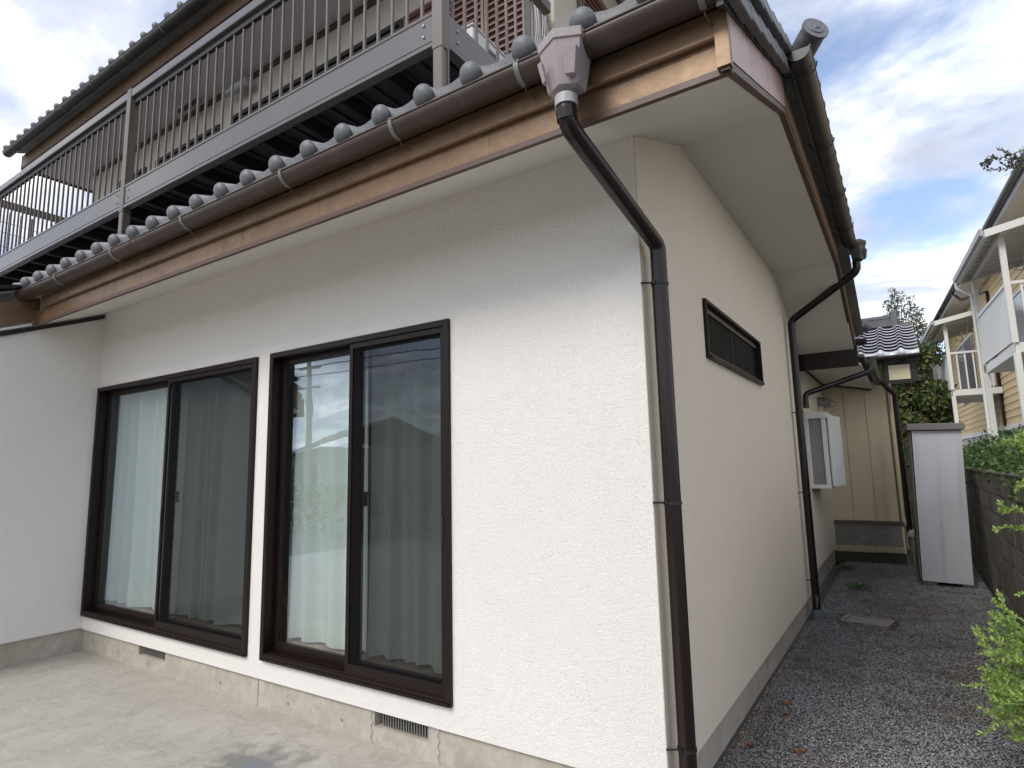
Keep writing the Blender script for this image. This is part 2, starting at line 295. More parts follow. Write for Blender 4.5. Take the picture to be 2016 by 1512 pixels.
tint(M_slab, 9, (0.20, 0.19, 0.17), -0.10, -0.32, pt=(-2.15, -0.52, 0), rad=0.28); tint(M_slab, 12, (0.17, 0.19, 0.225), -0.03, -0.12, pt=(-2.12, -0.50, 0), rad=0.09)

# ================================================================ SETTING
g = MB().box(-90, 90, -90, 90, -0.30, -0.06).build('ground', M_asph); tag(g, None, None, kind='structure')
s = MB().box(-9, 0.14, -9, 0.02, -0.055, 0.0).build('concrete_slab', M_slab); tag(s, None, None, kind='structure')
gb = MB().box(-0.05, 1.62, 0.02, 10.4, -0.055, 0.004).box(0.145, 3.2, -4, 0.018, -0.055, 0.004).build('gravel_bed', M_gravelbase); tag(gb, None, None, kind='structure')
# gravel stones: real small stones, one mesh
def stones(n, xr, yr, name, m, zb=0.004, smin=0.006, smax=0.016):
    base = np.array([(1, 0, 0), (0, 1, 0), (-1, 0, 0), (0, -1, 0), (0, 0, 1), (0, 0, -1)], float)
    fc = np.array([(0, 1, 4), (1, 2, 4), (2, 3, 4), (3, 0, 4), (1, 0, 5), (2, 1, 5), (3, 2, 5), (0, 3, 5)])
    x = rng.uniform(*xr, n); u = rng.uniform(0, 1, n); y = yr[0] + (yr[1] - yr[0]) * u ** 1.5
    sz = rng.uniform(smin, smax, n) * (0.8 + 0.06 * (y - yr[0])); V = base[None] * (sz[:, None, None]) * rng.uniform(0.55, 1.25, (n, 6, 1))
    V[:, :, 2] *= 0.6; a = rng.uniform(0, 2 * PI, n); ca, sa = np.cos(a)[:, None], np.sin(a)[:, None]
    X = V[:, :, 0] * ca - V[:, :, 1] * sa; Y = V[:, :, 0] * sa + V[:, :, 1] * ca; t = rng.uniform(-0.5, 0.5, n)[:, None]
    Z = V[:, :, 2] + X * t; P = np.stack([X + x[:, None], Y + y[:, None], Z + zb + sz[:, None] * 0.25 + rng.uniform(0, 0.008, n)[:, None]], 2).reshape(-1, 3)
    Fa = (fc[None] + (np.arange(n) * 6)[:, None, None]).reshape(-1)
    me = bpy.data.meshes.new(name); me.vertices.add(len(P)); me.vertices.foreach_set('co', P.ravel())
    me.loops.add(len(Fa)); me.loops.foreach_set('vertex_index', Fa); nf = n * 8; me.polygons.add(nf)
    me.polygons.foreach_set('loop_start', np.arange(nf) * 3); me.update(calc_edges=True); me.materials.append(m)
    return inst(name, me)
M_stone = leafmat('grey_stones', [(0.13, 0.132, 0.138), (0.20, 0.204, 0.214), (0.26, 0.266, 0.28), (0.19, 0.185, 0.178), (0.15, 0.152, 0.158), (0.34, 0.335, 0.325), (0.23, 0.222, 0.21)], rough=0.8, tr=0.0)
tint(M_stone, 1.1, (0.84, 0.76, 0.68), 0.45, 0.62); tint(M_stone, 5, (0.62, 0.60, 0.60), 0.5, 0.72)
st = stones(100000, (0.03, 1.62), (0.06, 9.5), 'gravel', M_stone, smin=0.0045, smax=0.0115); tag(st, 'grey crushed gravel covering the side passage', 'gravel', kind='stuff')
M_stone2 = leafmat('sandy_grit', [(0.30, 0.20, 0.11), (0.20, 0.14, 0.08), (0.42, 0.36, 0.28), (0.12, 0.09, 0.06)], rough=0.9, tr=0.0)
st2 = stones(2600, (0.0, 0.07), (0.05, 5.0), 'edge_grit', M_stone2, 0.0, 0.004, 0.010); tag(st2, 'sandy grit strewn along the foot of the side wall', 'grit', kind='stuff')

# ================================================================ HOUSE
house = thing('house', 'two-storey house with white stucco walls, dark sash windows and grey tiled roofs', 'house')
SL = 0.3995; ZC = 3.153
W1 = (-5.497, -2.965, 0.312, 2.412); W2 = (-2.805, -1.155, 0.318, 2.415)
# walls
fw = wallholes(-5.5, -0.002, 0.19, ZC, [W1, W2], 0.12, 'y', 0.0); fw.build('front_wall', M_stucco, house)
KY, KY2, SZ = 0.785, 3.85, 3.467
side = MB(); SW = (1.04, 2.71, 2.20, 2.573)
sw = wallholes(0.003, 5.12, 0.19, 2.62, [SW], 0.12, 'x', 0.0)
sw.add([(0, 0.003, 2.62), (0, 5.12, 2.62), (0, 5.12, SZ - SL * (5.12 - KY2)), (0, KY2, SZ), (0, KY, SZ), (0, 0.003, ZC)], [(0, 1, 2, 3, 4, 5)])
sw.add([(-0.12, 0.12, 2.62), (-0.12, 5.12, 2.62), (-0.12, 5.12, SZ - SL * (5.12 - KY2)), (-0.12, KY2, SZ), (-0.12, KY, SZ), (-0.12, 0.12, ZC)], [(5, 4, 3, 2, 1, 0)])
sw.build('side_wall', M_stucco_side, house)
MB().box(-0.35, -0.10, 5.12, 8.34, 0.22, 2.86).build('rear_side_wall', M_stucco_side, house)
rw = MB().prism([(0.0, 0.2), (0.0, ZC - 0.004), (-1.65, ZC - 0.004 - SL * 1.65), (-1.65, 0.2)], -5.9, -5.5, 0); rw.build('return_wall', M_stucco, house)
MB().prism([(-0.012, ZC - 0.016), (-0.012, ZC - 0.054), (-1.65, ZC - 0.054 - SL * 1.64), (-1.65, ZC - 0.016 - SL * 1.64)], -5.5, -5.478, 0).build('wall_trim', M_black, house)
# foundation
vents = [(-1.755, -1.345, 0.098, 0.19), (-4.49, -4.075, 0.105, 0.19)]
fo = wallholes(-5.53, -0.022, -0.03, 0.19, vents, 0.10, 'y', 0.022)
fo.box(-5.9, -5.522, -1.63, 0.035, -0.03, 0.20).box(-0.3, -0.022, 0.13, 5.10, -0.03, 0.19).box(-0.42, -0.13, 5.10, 8.34, -0.03, 0.22)
fo = fo.build('foundation', M_conc, house)
for a, b, e, f in vents:
    v = MB(); n = 19
    for i in range(n): x = a + 0.045 + (b - a - 0.05) * i / (n - 1); v.box(x - 0.003, x + 0.003, 0.046, 0.066, e + 0.004, f - 0.001)
    v.build('vent_grille', M_steel, fo)
    MB().box(a - 0.01, b + 0.01, 0.124, 0.14, e - 0.02, f + 0.01).build('vent_back', M_black, fo)
for x in (-4.84, -3.31, -2.54, -2.03):
    MB().tube([(x, 0.0205, 0.078), (x, 0.03, 0.078)], 0.011, 10).build('tie_hole', M_concd, fo)
for x0, x1 in ((-1.86, -1.775), (-1.325, -1.27)):      # mortar patches beside the vent
    pb = MB(); n = 12
    Lp = [(x0 + 0.008 * math.sin(i * 2.1) + 0.004 * math.sin(i * 5), i / n * 0.185) for i in range(n + 1)]; Rp = [(x1 + 0.009 * math.sin(i * 1.7 + 1), i / n * 0.185) for i in range(n + 1)]
    for i in range(n): pb.add([(Lp[i][0], 0.018, Lp[i][1]), (Rp[i][0], 0.018, Rp[i][1]), (Rp[i + 1][0], 0.018, Rp[i + 1][1]), (Lp[i + 1][0], 0.018, Lp[i + 1][1])], [(0, 1, 2, 3)])
    pb.build('mortar_patch', mat('mortar_patch', (0.36, 0.32, 0.28), 0.9, var=(12, (0.45, 0.42, 0.37), 0.25, 0.5)), fo)
MB().box(-2.865, -2.861, 0.019, 0.03, 0.0, 0.186).build('form_joint', M_concd, fo)

# soffits
MB().hexa([(-5.5, -0.577, ZC - SL * 0.577), (0.57, -0.577, ZC - SL * 0.577), (0.57, KY, SZ), (-5.5, KY, SZ), (-5.5, -0.577, ZC - SL * 0.577 + .01), (0.57, -0.577, ZC - SL * 0.577 + .01), (0.57, KY, SZ + .02), (-5.5, KY, SZ + .02)]).build('front_soffit', M_soffit, house)
MB().box(-0.05, 0.57, KY + 0.002, KY2 - 0.002, SZ, SZ + 0.02).build('side_soffit', M_soffit, house)
zr = SZ - SL * (5.36 - KY2)
MB().hexa([(-0.6, KY2, SZ), (0.57, KY2, SZ), (0.57, 5.36, zr), (-0.6, 5.36, zr), (-0.6, KY2, SZ + .02), (0.57, KY2, SZ + .02), (0.57, 5.36, zr + .02), (-0.6, 5.36, zr + .02)]).build('rear_soffit', M_soffit, house)
MB().prism([(-0.42, 2.90), (0.62, 2.675), (0.62, 2.695), (-0.42, 2.92)], 5.40, 8.32, 1).build('low_soffit', M_soffit, house)
MB().hexa([(-9.9, -2.1, ZC - SL * 2.1), (-5.43, -2.1, ZC - SL * 2.1), (-5.43, -0.6, ZC - SL * 0.6 - .001), (-9.9, -0.6, ZC - SL * 0.6 - .001), (-9.9, -2.1, ZC - SL * 2.1 + .02), (-5.43, -2.1, ZC - SL * 2.1 + .02), (-5.43, -0.6, ZC - SL * 0.6 + .019), (-9.9, -0.6, ZC - SL * 0.6 + .019)]).build('wing_soffit', M_soffit, house)

# fascia panels, lapped every ~0.92 m, bronze sheet folded under at the foot
xs = [-5.41, -4.86, -3.96, -3.05, -2.32, -1.40, -0.47, 0.45, 0.588]
for i in range(len(xs) - 1):
    x0, x1 = xs[i], xs[i + 1] + (0.02 if i < len(xs) - 2 else 0); d = 0.0015 * (i % 2)
    f = MB().prism([(-0.588 - d, 2.927), (-0.590 - d, 3.035), (-0.578, 3.035), (-0.578, 2.927)], x0, x1, 0)
    f.build('fascia_panel', M_bronze, house)
    MB().prism([(-0.612 - d, 3.034), (-0.620 - d, 3.040), (-0.622 - d, 3.135), (-0.585, 3.135), (-0.585, 3.036)], min(x0 + .2, .55), min(x1 + .2, .588), 0).build('fascia_board', M_bronze, house)
MB().box(-5.41, 0.588, -0.600, -0.5775, 2.900, 2.926).build('fascia_lip', M_lip, house)
MB().box(0.545, 0.592, -0.6265, -0.590, 2.915, 3.13).build('corner_flashing', M_bronze, house)
# right rake and side fascia
def rake(x0, x1, pts, h0, h1, name, m):
    for i in range(len(pts) - 1):
        (ya, za), (yb, zb) = pts[i], pts[i + 1]
        MB().prism([(ya, za + h0), (yb, zb + h0), (yb, zb + h1), (ya, za + h1)], x0, x1 + 0.0008 * (i % 2), 0).build(name, m, house)
zf = lambda y: 2.907 + SL * (y + 0.616)
rp = [(-0.616, 2.907), (0.22, zf(0.22)), (KY, 3.468)]
rake(0.572, 0.590, rp, 0.03, 0.21, 'rake_panel', M_bronze_side); rake(0.555, 0.586, rp, -0.004, 0.028, 'rake_lip', M_lip)
sp = [(KY, 3.468), (1.7, 3.468), (2.6, 3.468), (KY2, 3.468)]
rake(0.572, 0.590, sp, 0.03, 0.19, 'side_fascia_panel', M_bronze); rake(0.555, 0.586, [sp[0], sp[-1]], -0.004, 0.028, 'side_fascia_lip', M_lip)
rp2 = [(KY2, 3.468), (4.7, 3.468 - SL * 0.85), (5.40, zr + 0.0)]
rake(0.572, 0.590, rp2, 0.03, 0.21, 'rake_panel', M_bronze); rake(0.555, 0.586, rp2, -0.004, 0.028, 'rake_lip', M_lip)
MB().box(-0.62, 0.60, 5.37, 5.395, 2.66, 2.93).build('rear_board', M_pipe, house)
MB().prism([(-0.56, ZC - SL * .60 + .03 + .02), (-0.56, 3.17), (-2.12, 3.17 - SL * 1.52), (-2.12, ZC - SL * 2.12 + .035)], -5.44, -5.415, 0).build('wing_fascia', M_bronze, house)
MB().prism([(8.315, -0.0), (8.315, 0.0)], 0, 0, 0)
MB().prism([(-0.32, 2.845), (0.60, 2.655), (0.60, 2.69), (-0.32, 2.885)], 8.29, 8.315, 1).build('low_soffit_trim', M_black, house)
MB().prism([(5.42, 2.80), (5.42, 2.845), (8.30, 2.845), (8.30, 2.80)], -0.1, -0.075, 0).build('low_wall_trim', M_black, house)

# ---- roof
roof = MB()
yl = -0.715; z0 = 3.50
roof.hexa([(-5.43, yl, z0 + SL * yl - .02), (0.64, yl, z0 + SL * yl - .02), (0.64, KY, z0 + SL * KY - .02), (-5.43, KY, z0 + SL * KY - .02), (-5.43, yl, z0 + SL * yl + .0), (0.64, yl, z0 + SL * yl), (0.64, KY, z0 + SL * KY), (-5.43, KY, z0 + SL * KY)])
roof.hexa([(-9.9, KY, z0 + SL * KY - .02), (-1.2, KY, z0 + SL * KY - .02), (-1.2, 1.5, z0 + SL * 1.5 - .02), (-9.9, 1.5, z0 + SL * 1.5 - .02), (-9.9, KY, z0 + SL * KY), (-1.2, KY, z0 + SL * KY), (-1.2, 1.5, z0 + SL * 1.5), (-9.9, 1.5, z0 + SL * 1.5)])
roof.hexa([(-9.9, -2.15, z0 - SL * 2.15 - .02), (-5.435, -2.15, z0 - SL * 2.15 - .02), (-5.435, KY, z0 + SL * KY - .02), (-9.9, KY, z0 + SL * KY - .02), (-9.9, -2.15, z0 - SL * 2.15), (-5.435, -2.15, z0 - SL * 2.15), (-5.435, KY, z0 + SL * KY), (-9.9, KY, z0 + SL * KY)])
# side roof rising towards the upper storey
roof.add([(0.68, KY, 3.70), (0.68, KY2, 3.70), (-1.2, KY2, 4.45), (-1.2, KY, 4.45)], [(0, 1, 2, 3)]).add([(0.68, KY, 3.70), (-1.2, KY, 4.45), (-1.2, KY, 3.8), (0.64, KY, 3.69)], [(0, 1, 2, 3)])
roof.add([(0.68, KY2, 3.70), (0.68, 5.5, 3.04), (-0.6, 5.5, 3.04), (-1.2, KY2, 4.45)], [(0, 1, 2, 3)])
roof.prism([(-0.45, 3.02), (0.66, 2.78), (0.66, 2.81), (-0.45, 3.05)], 5.5, 8.3, 1)
roofo = roof.build('roof', M_concd, house)
# tile meshes (local: x across, y up the slope, z normal)
def prof(t):      # S-tile profile, t in 0..1 over 0.27 m
    if t < 0.34: return 0.036 * math.sin(PI * t / 0.34) ** 0.8 + 0.010
    return 0.012 - 0.016 * math.sin(PI * (t - 0.34) / 0.66)
def tilemesh(name, L, m, lip=0.022, n=14, wd=0.268, up=0.030):
    b = MB(); top = []; 
    for i in range(n + 1):
        t = i / n; h = prof(t); x = t * wd
        top += [(x, 0, h + up), (x, L, h + 0.004), (x, 0, h + up - lip)]
    fs = []
    for i in range(n):
        a = i * 3; c = a + 3
        fs += [(a, c, c + 1, a + 1), (a + 2, c + 2, c, a)]
    b.add(top, fs, True)
    me = bpy.data.meshes.new(name); me.from_pydata(b.v, [], b.f); me.polygons.foreach_set('use_smooth', [True] * len(b.f)); me.materials.append(m)
    # keep the front edge crisp
    me.update(); e = me.edges
    sh = me.attributes.new('sharp_edge', 'BOOLEAN', 'EDGE')
    fr = set(range(0, (n + 1) * 3, 3)); sh.data.foreach_set('value', [ed.vertices[0] in fr and ed.vertices[1] in fr for ed in e])
    return me
T_row = tilemesh('roof_tile', 0.26, M_tile); T_gl = tilemesh('glazed_tile', 0.26, M_tile2, lip=0.014, up=0.052)
def eavetile(m, name):
    me0 = tilemesh(name, 0.26, m, lip=0.05); b = MB()
    b.v = [tuple(v.co) for v in me0.vertices]; b.f = [tuple(p.vertices) for p in me0.polygons]; b.sm = [True] * len(b.f)
    # round cap in front of the roll: shallow dome, straight rim and neck behind
    c = Vector((0.046, -0.012, 0.022)); prof_ = [(0.0, -0.034), (0.018, -0.032), (0.034, -0.026), (0.046, -0.016), (0.053, -0.004), (0.054, 0.006), (0.050, 0.014), (0.040, 0.018), (0.036, 0.05)]
    n = 24; vs = []; fs = []
    for r, y in prof_:
        for j in range(n): a = 2 * PI * j / n; vs.append((c.x + r * math.cos(a), c.y + y, c.z + r * math.sin(a)))
    for i in range(len(prof_) - 1):
        for j in range(n): fs.append((i * n + j, i * n + (j + 1) % n, (i + 1) * n + (j + 1) % n, (i + 1) * n + j))
    b.add(vs, fs, True)
    me = bpy.data.meshes.new(name); me.from_pydata(b.v, [], b.f); me.polygons.foreach_set('use_smooth', [True] * len(b.f)); me.materials.append(m); me.update(); return me
T_eave = eavetile(M_tile, 'eave_tile'); T_eave_gl = eavetile(M_tile2, 'glazed_eave_tile')
ang = math.atan(SL); ca = math.cos(ang)
PITCH = 0.2685; X0 = 0.085 - 0.046
cols_ = [k for k in range(-20, 3)]
for k in cols_:
    x = X0 + k * PITCH
    if x < -5.45 or x + 0.1 > 0.66: continue
    for r in range(0, 6):
        y = -0.70 + r * 0.235 * ca
        if x > -1.1 and y > 0.72: continue
        o = inst('eave_tile' if r == 0 else 'roof_tile', T_eave if r == 0 else T_row, roofo, loc=(x, y, z0 + SL * y + 0.006 + random.uniform(-.001, .0015)), rot=(ang, 0, random.uniform(-.006, .006)))
# rows beyond, up to the upper storey wall and the wing
far = MB()
def joinrow(mb, me, x, y, z):
    for p in me.polygons: pass
vt = np.array([v.co for v in T_row.vertices]); ft = [tuple(p.vertices) for p in T_row.polygons]; ca_, sa_ = math.cos(ang), math.sin(ang)
for k in range(-36, -3):
    for r in range(-6, 10):
        x = X0 + k * PITCH; y = -0.70 + r * 0.235 * ca
        if y > 1.45 or (x > -5.45 and r < 6): continue
        if x < -5.45 and x > -5.72: x0_ = x - 0.0
        z = z0 + SL * y + 0.006
        far.add([(x + q[0], y + q[1] * ca_ - q[2] * sa_, z + q[1] * sa_ + q[2] * ca_) for q in vt], ft, True)
fo2 = far.build('far_tiles', M_tile, roofo); fo2['kind'] = 'stuff'
# verge tiles up the right rake: lapped slabs
for r in range(7):
    y = -0.72 + r * 0.235 * ca; z = z0 + SL * y + 0.012
    v = MB(); L_ = 0.27
    v.hexa([(0.56, 0, -0.03), (0.655, 0, -0.035), (0.655, L_, -0.047), (0.56, L_, -0.042), (0.56, 0, 0.045), (0.60, 0, 0.062), (0.60, L_, 0.040), (0.56, L_, 0.025)])
    v.hexa([(0.60, -0.001, -0.040), (0.665, -0.001, -0.040), (0.665, L_, -0.060), (0.60, L_, -0.060), (0.60, -0.001, 0.06), (0.650, -0.001, 0.045), (0.650, L_, 0.025), (0.60, L_, 0.04)])
    v.hexa([(0.60, 0.03, -0.120), (0.640, 0.03, -0.120), (0.640, L_ + .02, -0.138), (0.60, L_ + .02, -0.138), (0.60, 0.03, -0.062), (0.640, 0.03, -0.062), (0.640, L_ + .02, -0.080), (0.60, L_ + .02, -0.080)])
    v.build('verge_tile', M_tile, roofo, bevel=0.006, loc=(0, y, z), rot=(ang, 0, 0))
MB().prism([(-0.70, 3.115), (KY, 3.715), (KY, 3.685), (-0.70, 3.085)], 0.575, 0.598, 0).build('verge_batten', M_dark, roofo)
# ridge end barrel at the kink corner
rb = MB(); p0, p1 = Vector((0.55, 0.95, 3.74)), Vector((0.775, 0.70, 3.83))
rb.tube([p0, p0.lerp(p1, .5) + Vector((0, 0, -.025)), p1 + Vector((0, 0, .0))], [0.07, 0.068, 0.066], 20); 
d = (p1 - p0).normalized(); rb.tube([p1 - d * .001, p1 + d * .012], [0.073, 0.073], 20); rb.tube([p1 + d * .011, p1 + d * .018], [0.045, 0.04], 16); rb.tube([p1 + d * .018, p1 + d * .026], [0.02, 0.01], 10)
rb.build('ridge_end_tile', M_tile, roofo)
sc_ = MB()
for k in range(13):          # side eave tiles seen edge on above the side gutter
    y = KY + 0.04 + k * 0.235
    if y > KY2 - 0.1: break
    inst('side_eave_tile', T_eave, roofo, loc=(0.70, y, 3.725), rot=(0.35, 0, PI / 2))
MB().tube([(0.66, 5.42, 3.16), (0.72, 5.56, 3.13)], [0.055, 0.05], 14).build('ridge_end_tile', M_tile, roofo)

# ---- gutters (parts of the house)
def gutter(name, m, a, b, r, parent, seams=(), rimm=None, axis=0, c=(0, 0)):
    """half-round gutter along axis; c = (other coordinate, z of the rim)"""
    n = 14; vs = []; t = 0.004; fs = []
    prof2 = [(-r * math.cos(PI * i / n), -r * math.sin(PI * i / n)) for i in range(n + 1)]; inner = [(x * (1 - t / r), z * (1 - t / r)) for x, z in prof2][::-1]
    poly = prof2 + inner
    mb = MB()
    def P(p, s_): return (s_, c[0] + p[0], c[1] + p[1]) if axis == 0 else (c[0] + p[0], s_, c[1] + p[1])
    k = len(poly); vs = [P(p, a) for p in poly] + [P(p, b) for p in poly]
    mb.add(vs, [(i, i + k, (i + 1) % k + k, (i + 1) % k) for i in range(k)], True)
    for s_ in (a, b):      # end caps
        mb.add([P(p, s_) for p in prof2], [tuple(range(len(prof2)))])
    f = -1 if axis == 0 else 1
    mb.tube([P((f * (r - 0.001), 0.002), a), P((f * (r - 0.001), 0.002), b)], 0.0055, 8)
    for s_ in seams:
        mb.add([P((p[0] * 1.04, p[1] * 1.04), s_ - .03) for p in prof2] + [P((p[0] * 1.04, p[1] * 1.04), s_ + .03) for p in prof2], [(i, i + n + 1, i + n + 2, i + 1) for i in range(n)], True)
    return mb.build(name, m, parent)
GY, GZ = -0.688, 3.172
g1 = gutter('rain_gutter', M_gutter, -5.42, 0.72, 0.0625, house, seams=(-3.4,), axis=0, c=(GY, GZ))
def bracket(x, yc, zc, r, parent, wire=True):
    b = MB(); n = 10
    pf = [(-r * math.cos(PI * i / n * 0.52), -r * math.sin(PI * i / n * 0.52)) for i in range(n + 1)]
    for i in range(n):
        (a0, c0), (a1, c1) = pf[i], pf[i + 1]; k = 1.07
        b.hexa([(x - .011, yc + a0 * k, zc + c0 * k), (x + .011, yc + a0 * k, zc + c0 * k), (x + .011, yc + a1 * k, zc + c1 * k), (x - .011, yc + a1 * k, zc + c1 * k),
                (x - .011, yc + a0, zc + c0), (x + .011, yc + a0, zc + c0), (x + .011, yc + a1, zc + c1), (x - .011, yc + a1, zc + c1)])
    b.tube([(x - .006, yc - r * 1.0, zc - .008), (x - .006, yc - r * 1.0, zc + .014)], 0.004, 6); b.tube([(x + .008, yc - r * 1.0, zc - .008), (x + .008, yc - r * 1.0, zc + .014)], 0.004, 6)
    b.build('bracket', M_galv, parent)
    if wire: MB().tube([(x, yc + .01, zc - r * 1.02), (x, yc + .014, zc - r * 1.35), (x + .012, -0.617, zc - r * 1.45)], 0.0032, 6).build('bracket_arm', M_lip, parent)
for x in (0.53, -0.20, -0.90, -1.72, -2.72, -3.66, -4.6): bracket(x, GY, GZ, 0.0625, g1)
SGX, SGZ = 0.690, 3.70
g2 = gutter('rain_gutter', M_gutter2, 0.62, KY2 + 0.35, 0.060, house, seams=(1.95, 3.1), axis=1, c=(SGX, SGZ)); g2['label'] = 'dark side gutter along the eave'
for y in (0.78, 1.7, 2.6, 3.4):
    b = MB().tube([(SGX + .075 * math.cos(t), y, SGZ - .072 * math.sin(t)) for t in [i * PI / 10 for i in range(11)]], 0.0045, 6); b.build('bracket', M_gutter2, g2)
g3 = gutter('rain_gutter', M_gutter2, -0.6, 0.70, 0.0625, house, axis=0, c=(5.52, 2.985)); 
g4 = gutter('rain_gutter', M_gutter2, 5.62, 8.15, 0.055, house, axis=1, c=(0.70, 2.76))
# hopper at the corner of the front gutter
def hopper(cx_, cy_, zt, zb, w_, dpt, parent, m, name='rain_hopper', rz=0):
    h = MB(); 
    def plan(k, ww, dd): return [(-ww / 2, dd * .35), (-ww / 2, -dd * .30), (0, -dd * .62), (ww / 2, -dd * .34), (ww / 2, dd * .35)]
    def ring(z, k, sh=0): return [(p[0] * k, p[1] * k, z) for p in plan(1, w_, dpt)]
    zs = [(zt, 1.05), (zt - .038, 1.05), (zt - .038, 0.985), (zb + .028, 0.74), (zb + .012, 0.70), (zb, 0.36)]
    vs = [p for z, k in zs for p in ring(z - zb, k)]; n = 5; fs = []
    for i in range(len(zs) - 1):
        for j in range(n): fs.append((i * n + j, (i + 1) * n + j, (i + 1) * n + (j + 1) % n, i * n + (j + 1) % n))
    fs.append(tuple(range(len(vs) - n, len(vs))))
    ring_in = [(p[0] * .97, p[1] * .97, zt - zb - .001) for p in plan(1, w_, dpt)]; h.add(vs, fs)
    o = h.build(name, m, parent, bevel=0.004, loc=(cx_, cy_, zb), rot=(0, 0, rz))
    # notched side cheeks
    H = zt - zb
    c1 = MB().hexa([(-.062, -.078, .03), (-.044, -.088, .03), (-.044, -.07, .03), (-.062, -.06, .03), (-.078, -.087, H * .5), (-.056, -.097, H * .5), (-.056, -.07, H * .5), (-.078, -.06, H * .5)])
    c1.build('cheek', m, o, bevel=0.002)
    c2 = MB().hexa([(.036, -.085, .03), (.070, -.07, .03), (.07, -.05, .03), (.036, -.06, .03), (.044, -.100, H * .60), (.086, -.080, H * .60), (.086, -.05, H * .60), (.044, -.07, H * .60)])
    c2.build('cheek', m, o, bevel=0.002); 
    return o
hp = hopper(0.008, -0.718, 3.188, 2.965, 0.182, 0.150, house, M_hop)
dp = MB(); A = (0.008, -0.725, 2.925)
path = [(0.008, -0.725, 2.95), (0.008, -0.725, 2.91)] + arc((0.008, -0.725, 2.95), (0.008, -0.725, 2.845), (0.07, 0.06, 2.590), 0.055) + arc((0.008, -0.725, 2.845), (0.07, 0.055, 2.590), (0.07, 0.055, 0), 0.035) + [(0.07, 0.055, 2.3), (0.07, 0.055, 1.2), (0.07, 0.055, 0.0)]
dpo = dp.tube(path, 0.0375, 28).build('downpipe', M_pipe, house); dpo['label'] = 'dark brown downpipe at the house corner'
MB().tube([(0.008, -0.725, 2.955), (0.008, -0.725, 2.915)], 0.0445, 24).build('collar', M_collar, dpo)
MB().tube([(0.007, -0.725, 2.90), (0.008, -0.72, 2.862)], 0.0405, 24, caps=False).build('elbow_socket', M_pipe, dpo)
def clip(x, y, z, r, parent):
    b = MB().tube([(x, y, z - .007), (x, y, z + .007)], r + 0.004, 20); b.tube([(x - .01, y - r * .6, z + .004), (0.0, y - r * 0.9 - .028, z + .004)], 0.0045, 6).tube([(x - .012, y - r - .006, z - .004), (x - .012, y - r - .006, z + .014)], .006, 8)
    b.build('clip', M_black, parent)
for z in (2.40, 1.385, 0.36): clip(0.07, 0.055, z, 0.0375, dpo)
hp2 = hopper(0.735, 4.10, 3.73, 3.53, 0.18, 0.15, house, M_gutter2, rz=PI / 2)
path = [(0.73, 4.12, 3.54)] + arc((0.73, 4.12, 3.6), (0.73, 4.12, 3.44), (0.07, 4.26, 3.06), 0.06) + arc((0.73, 4.12, 3.44), (0.07, 4.26, 3.06), (0.07, 4.26, 0), 0.05) + [(0.07, 4.26, 2), (0.07, 4.26, 0.27)] + arc((0.07, 4.26, 0.3), (0.07, 4.26, 0.22), (0.078, 4.20, 0.15), 0.03, 4) + arc((0.07, 4.26, 0.22), (0.078, 4.20, 0.14), (0.078, 4.20, 0), 0.03, 4) + [(0.078, 4.20, 0.09)]
dpo2 = MB().tube(path, 0.0375, 20).build('downpipe', M_pipe, house); dpo2['label'] = 'dark downpipe further along the side wall'
for z in (2.07, 1.25, 0.38): clip(0.07, 4.26, z, 0.0375, dpo2)
MB().tube([(0.078, 4.20, -0.02), (0.078, 4.20, 0.11)], 0.052, 18).build('drain_socket', M_pvc, dpo2)
dpo3 = MB().tube([(0.70, 5.66, 2.74)] + arc((0.70, 5.66, 2.74), (0.70, 5.66, 2.62), (0.015, 5.3, 2.37), 0.05) + arc((0.70, 5.66, 2.62), (0.015, 5.3, 2.37), (0.015, 5.3, 1), 0.05) + [(0.015, 5.3, 2.2)], 0.033, 16).build('downpipe', M_pipe, house)

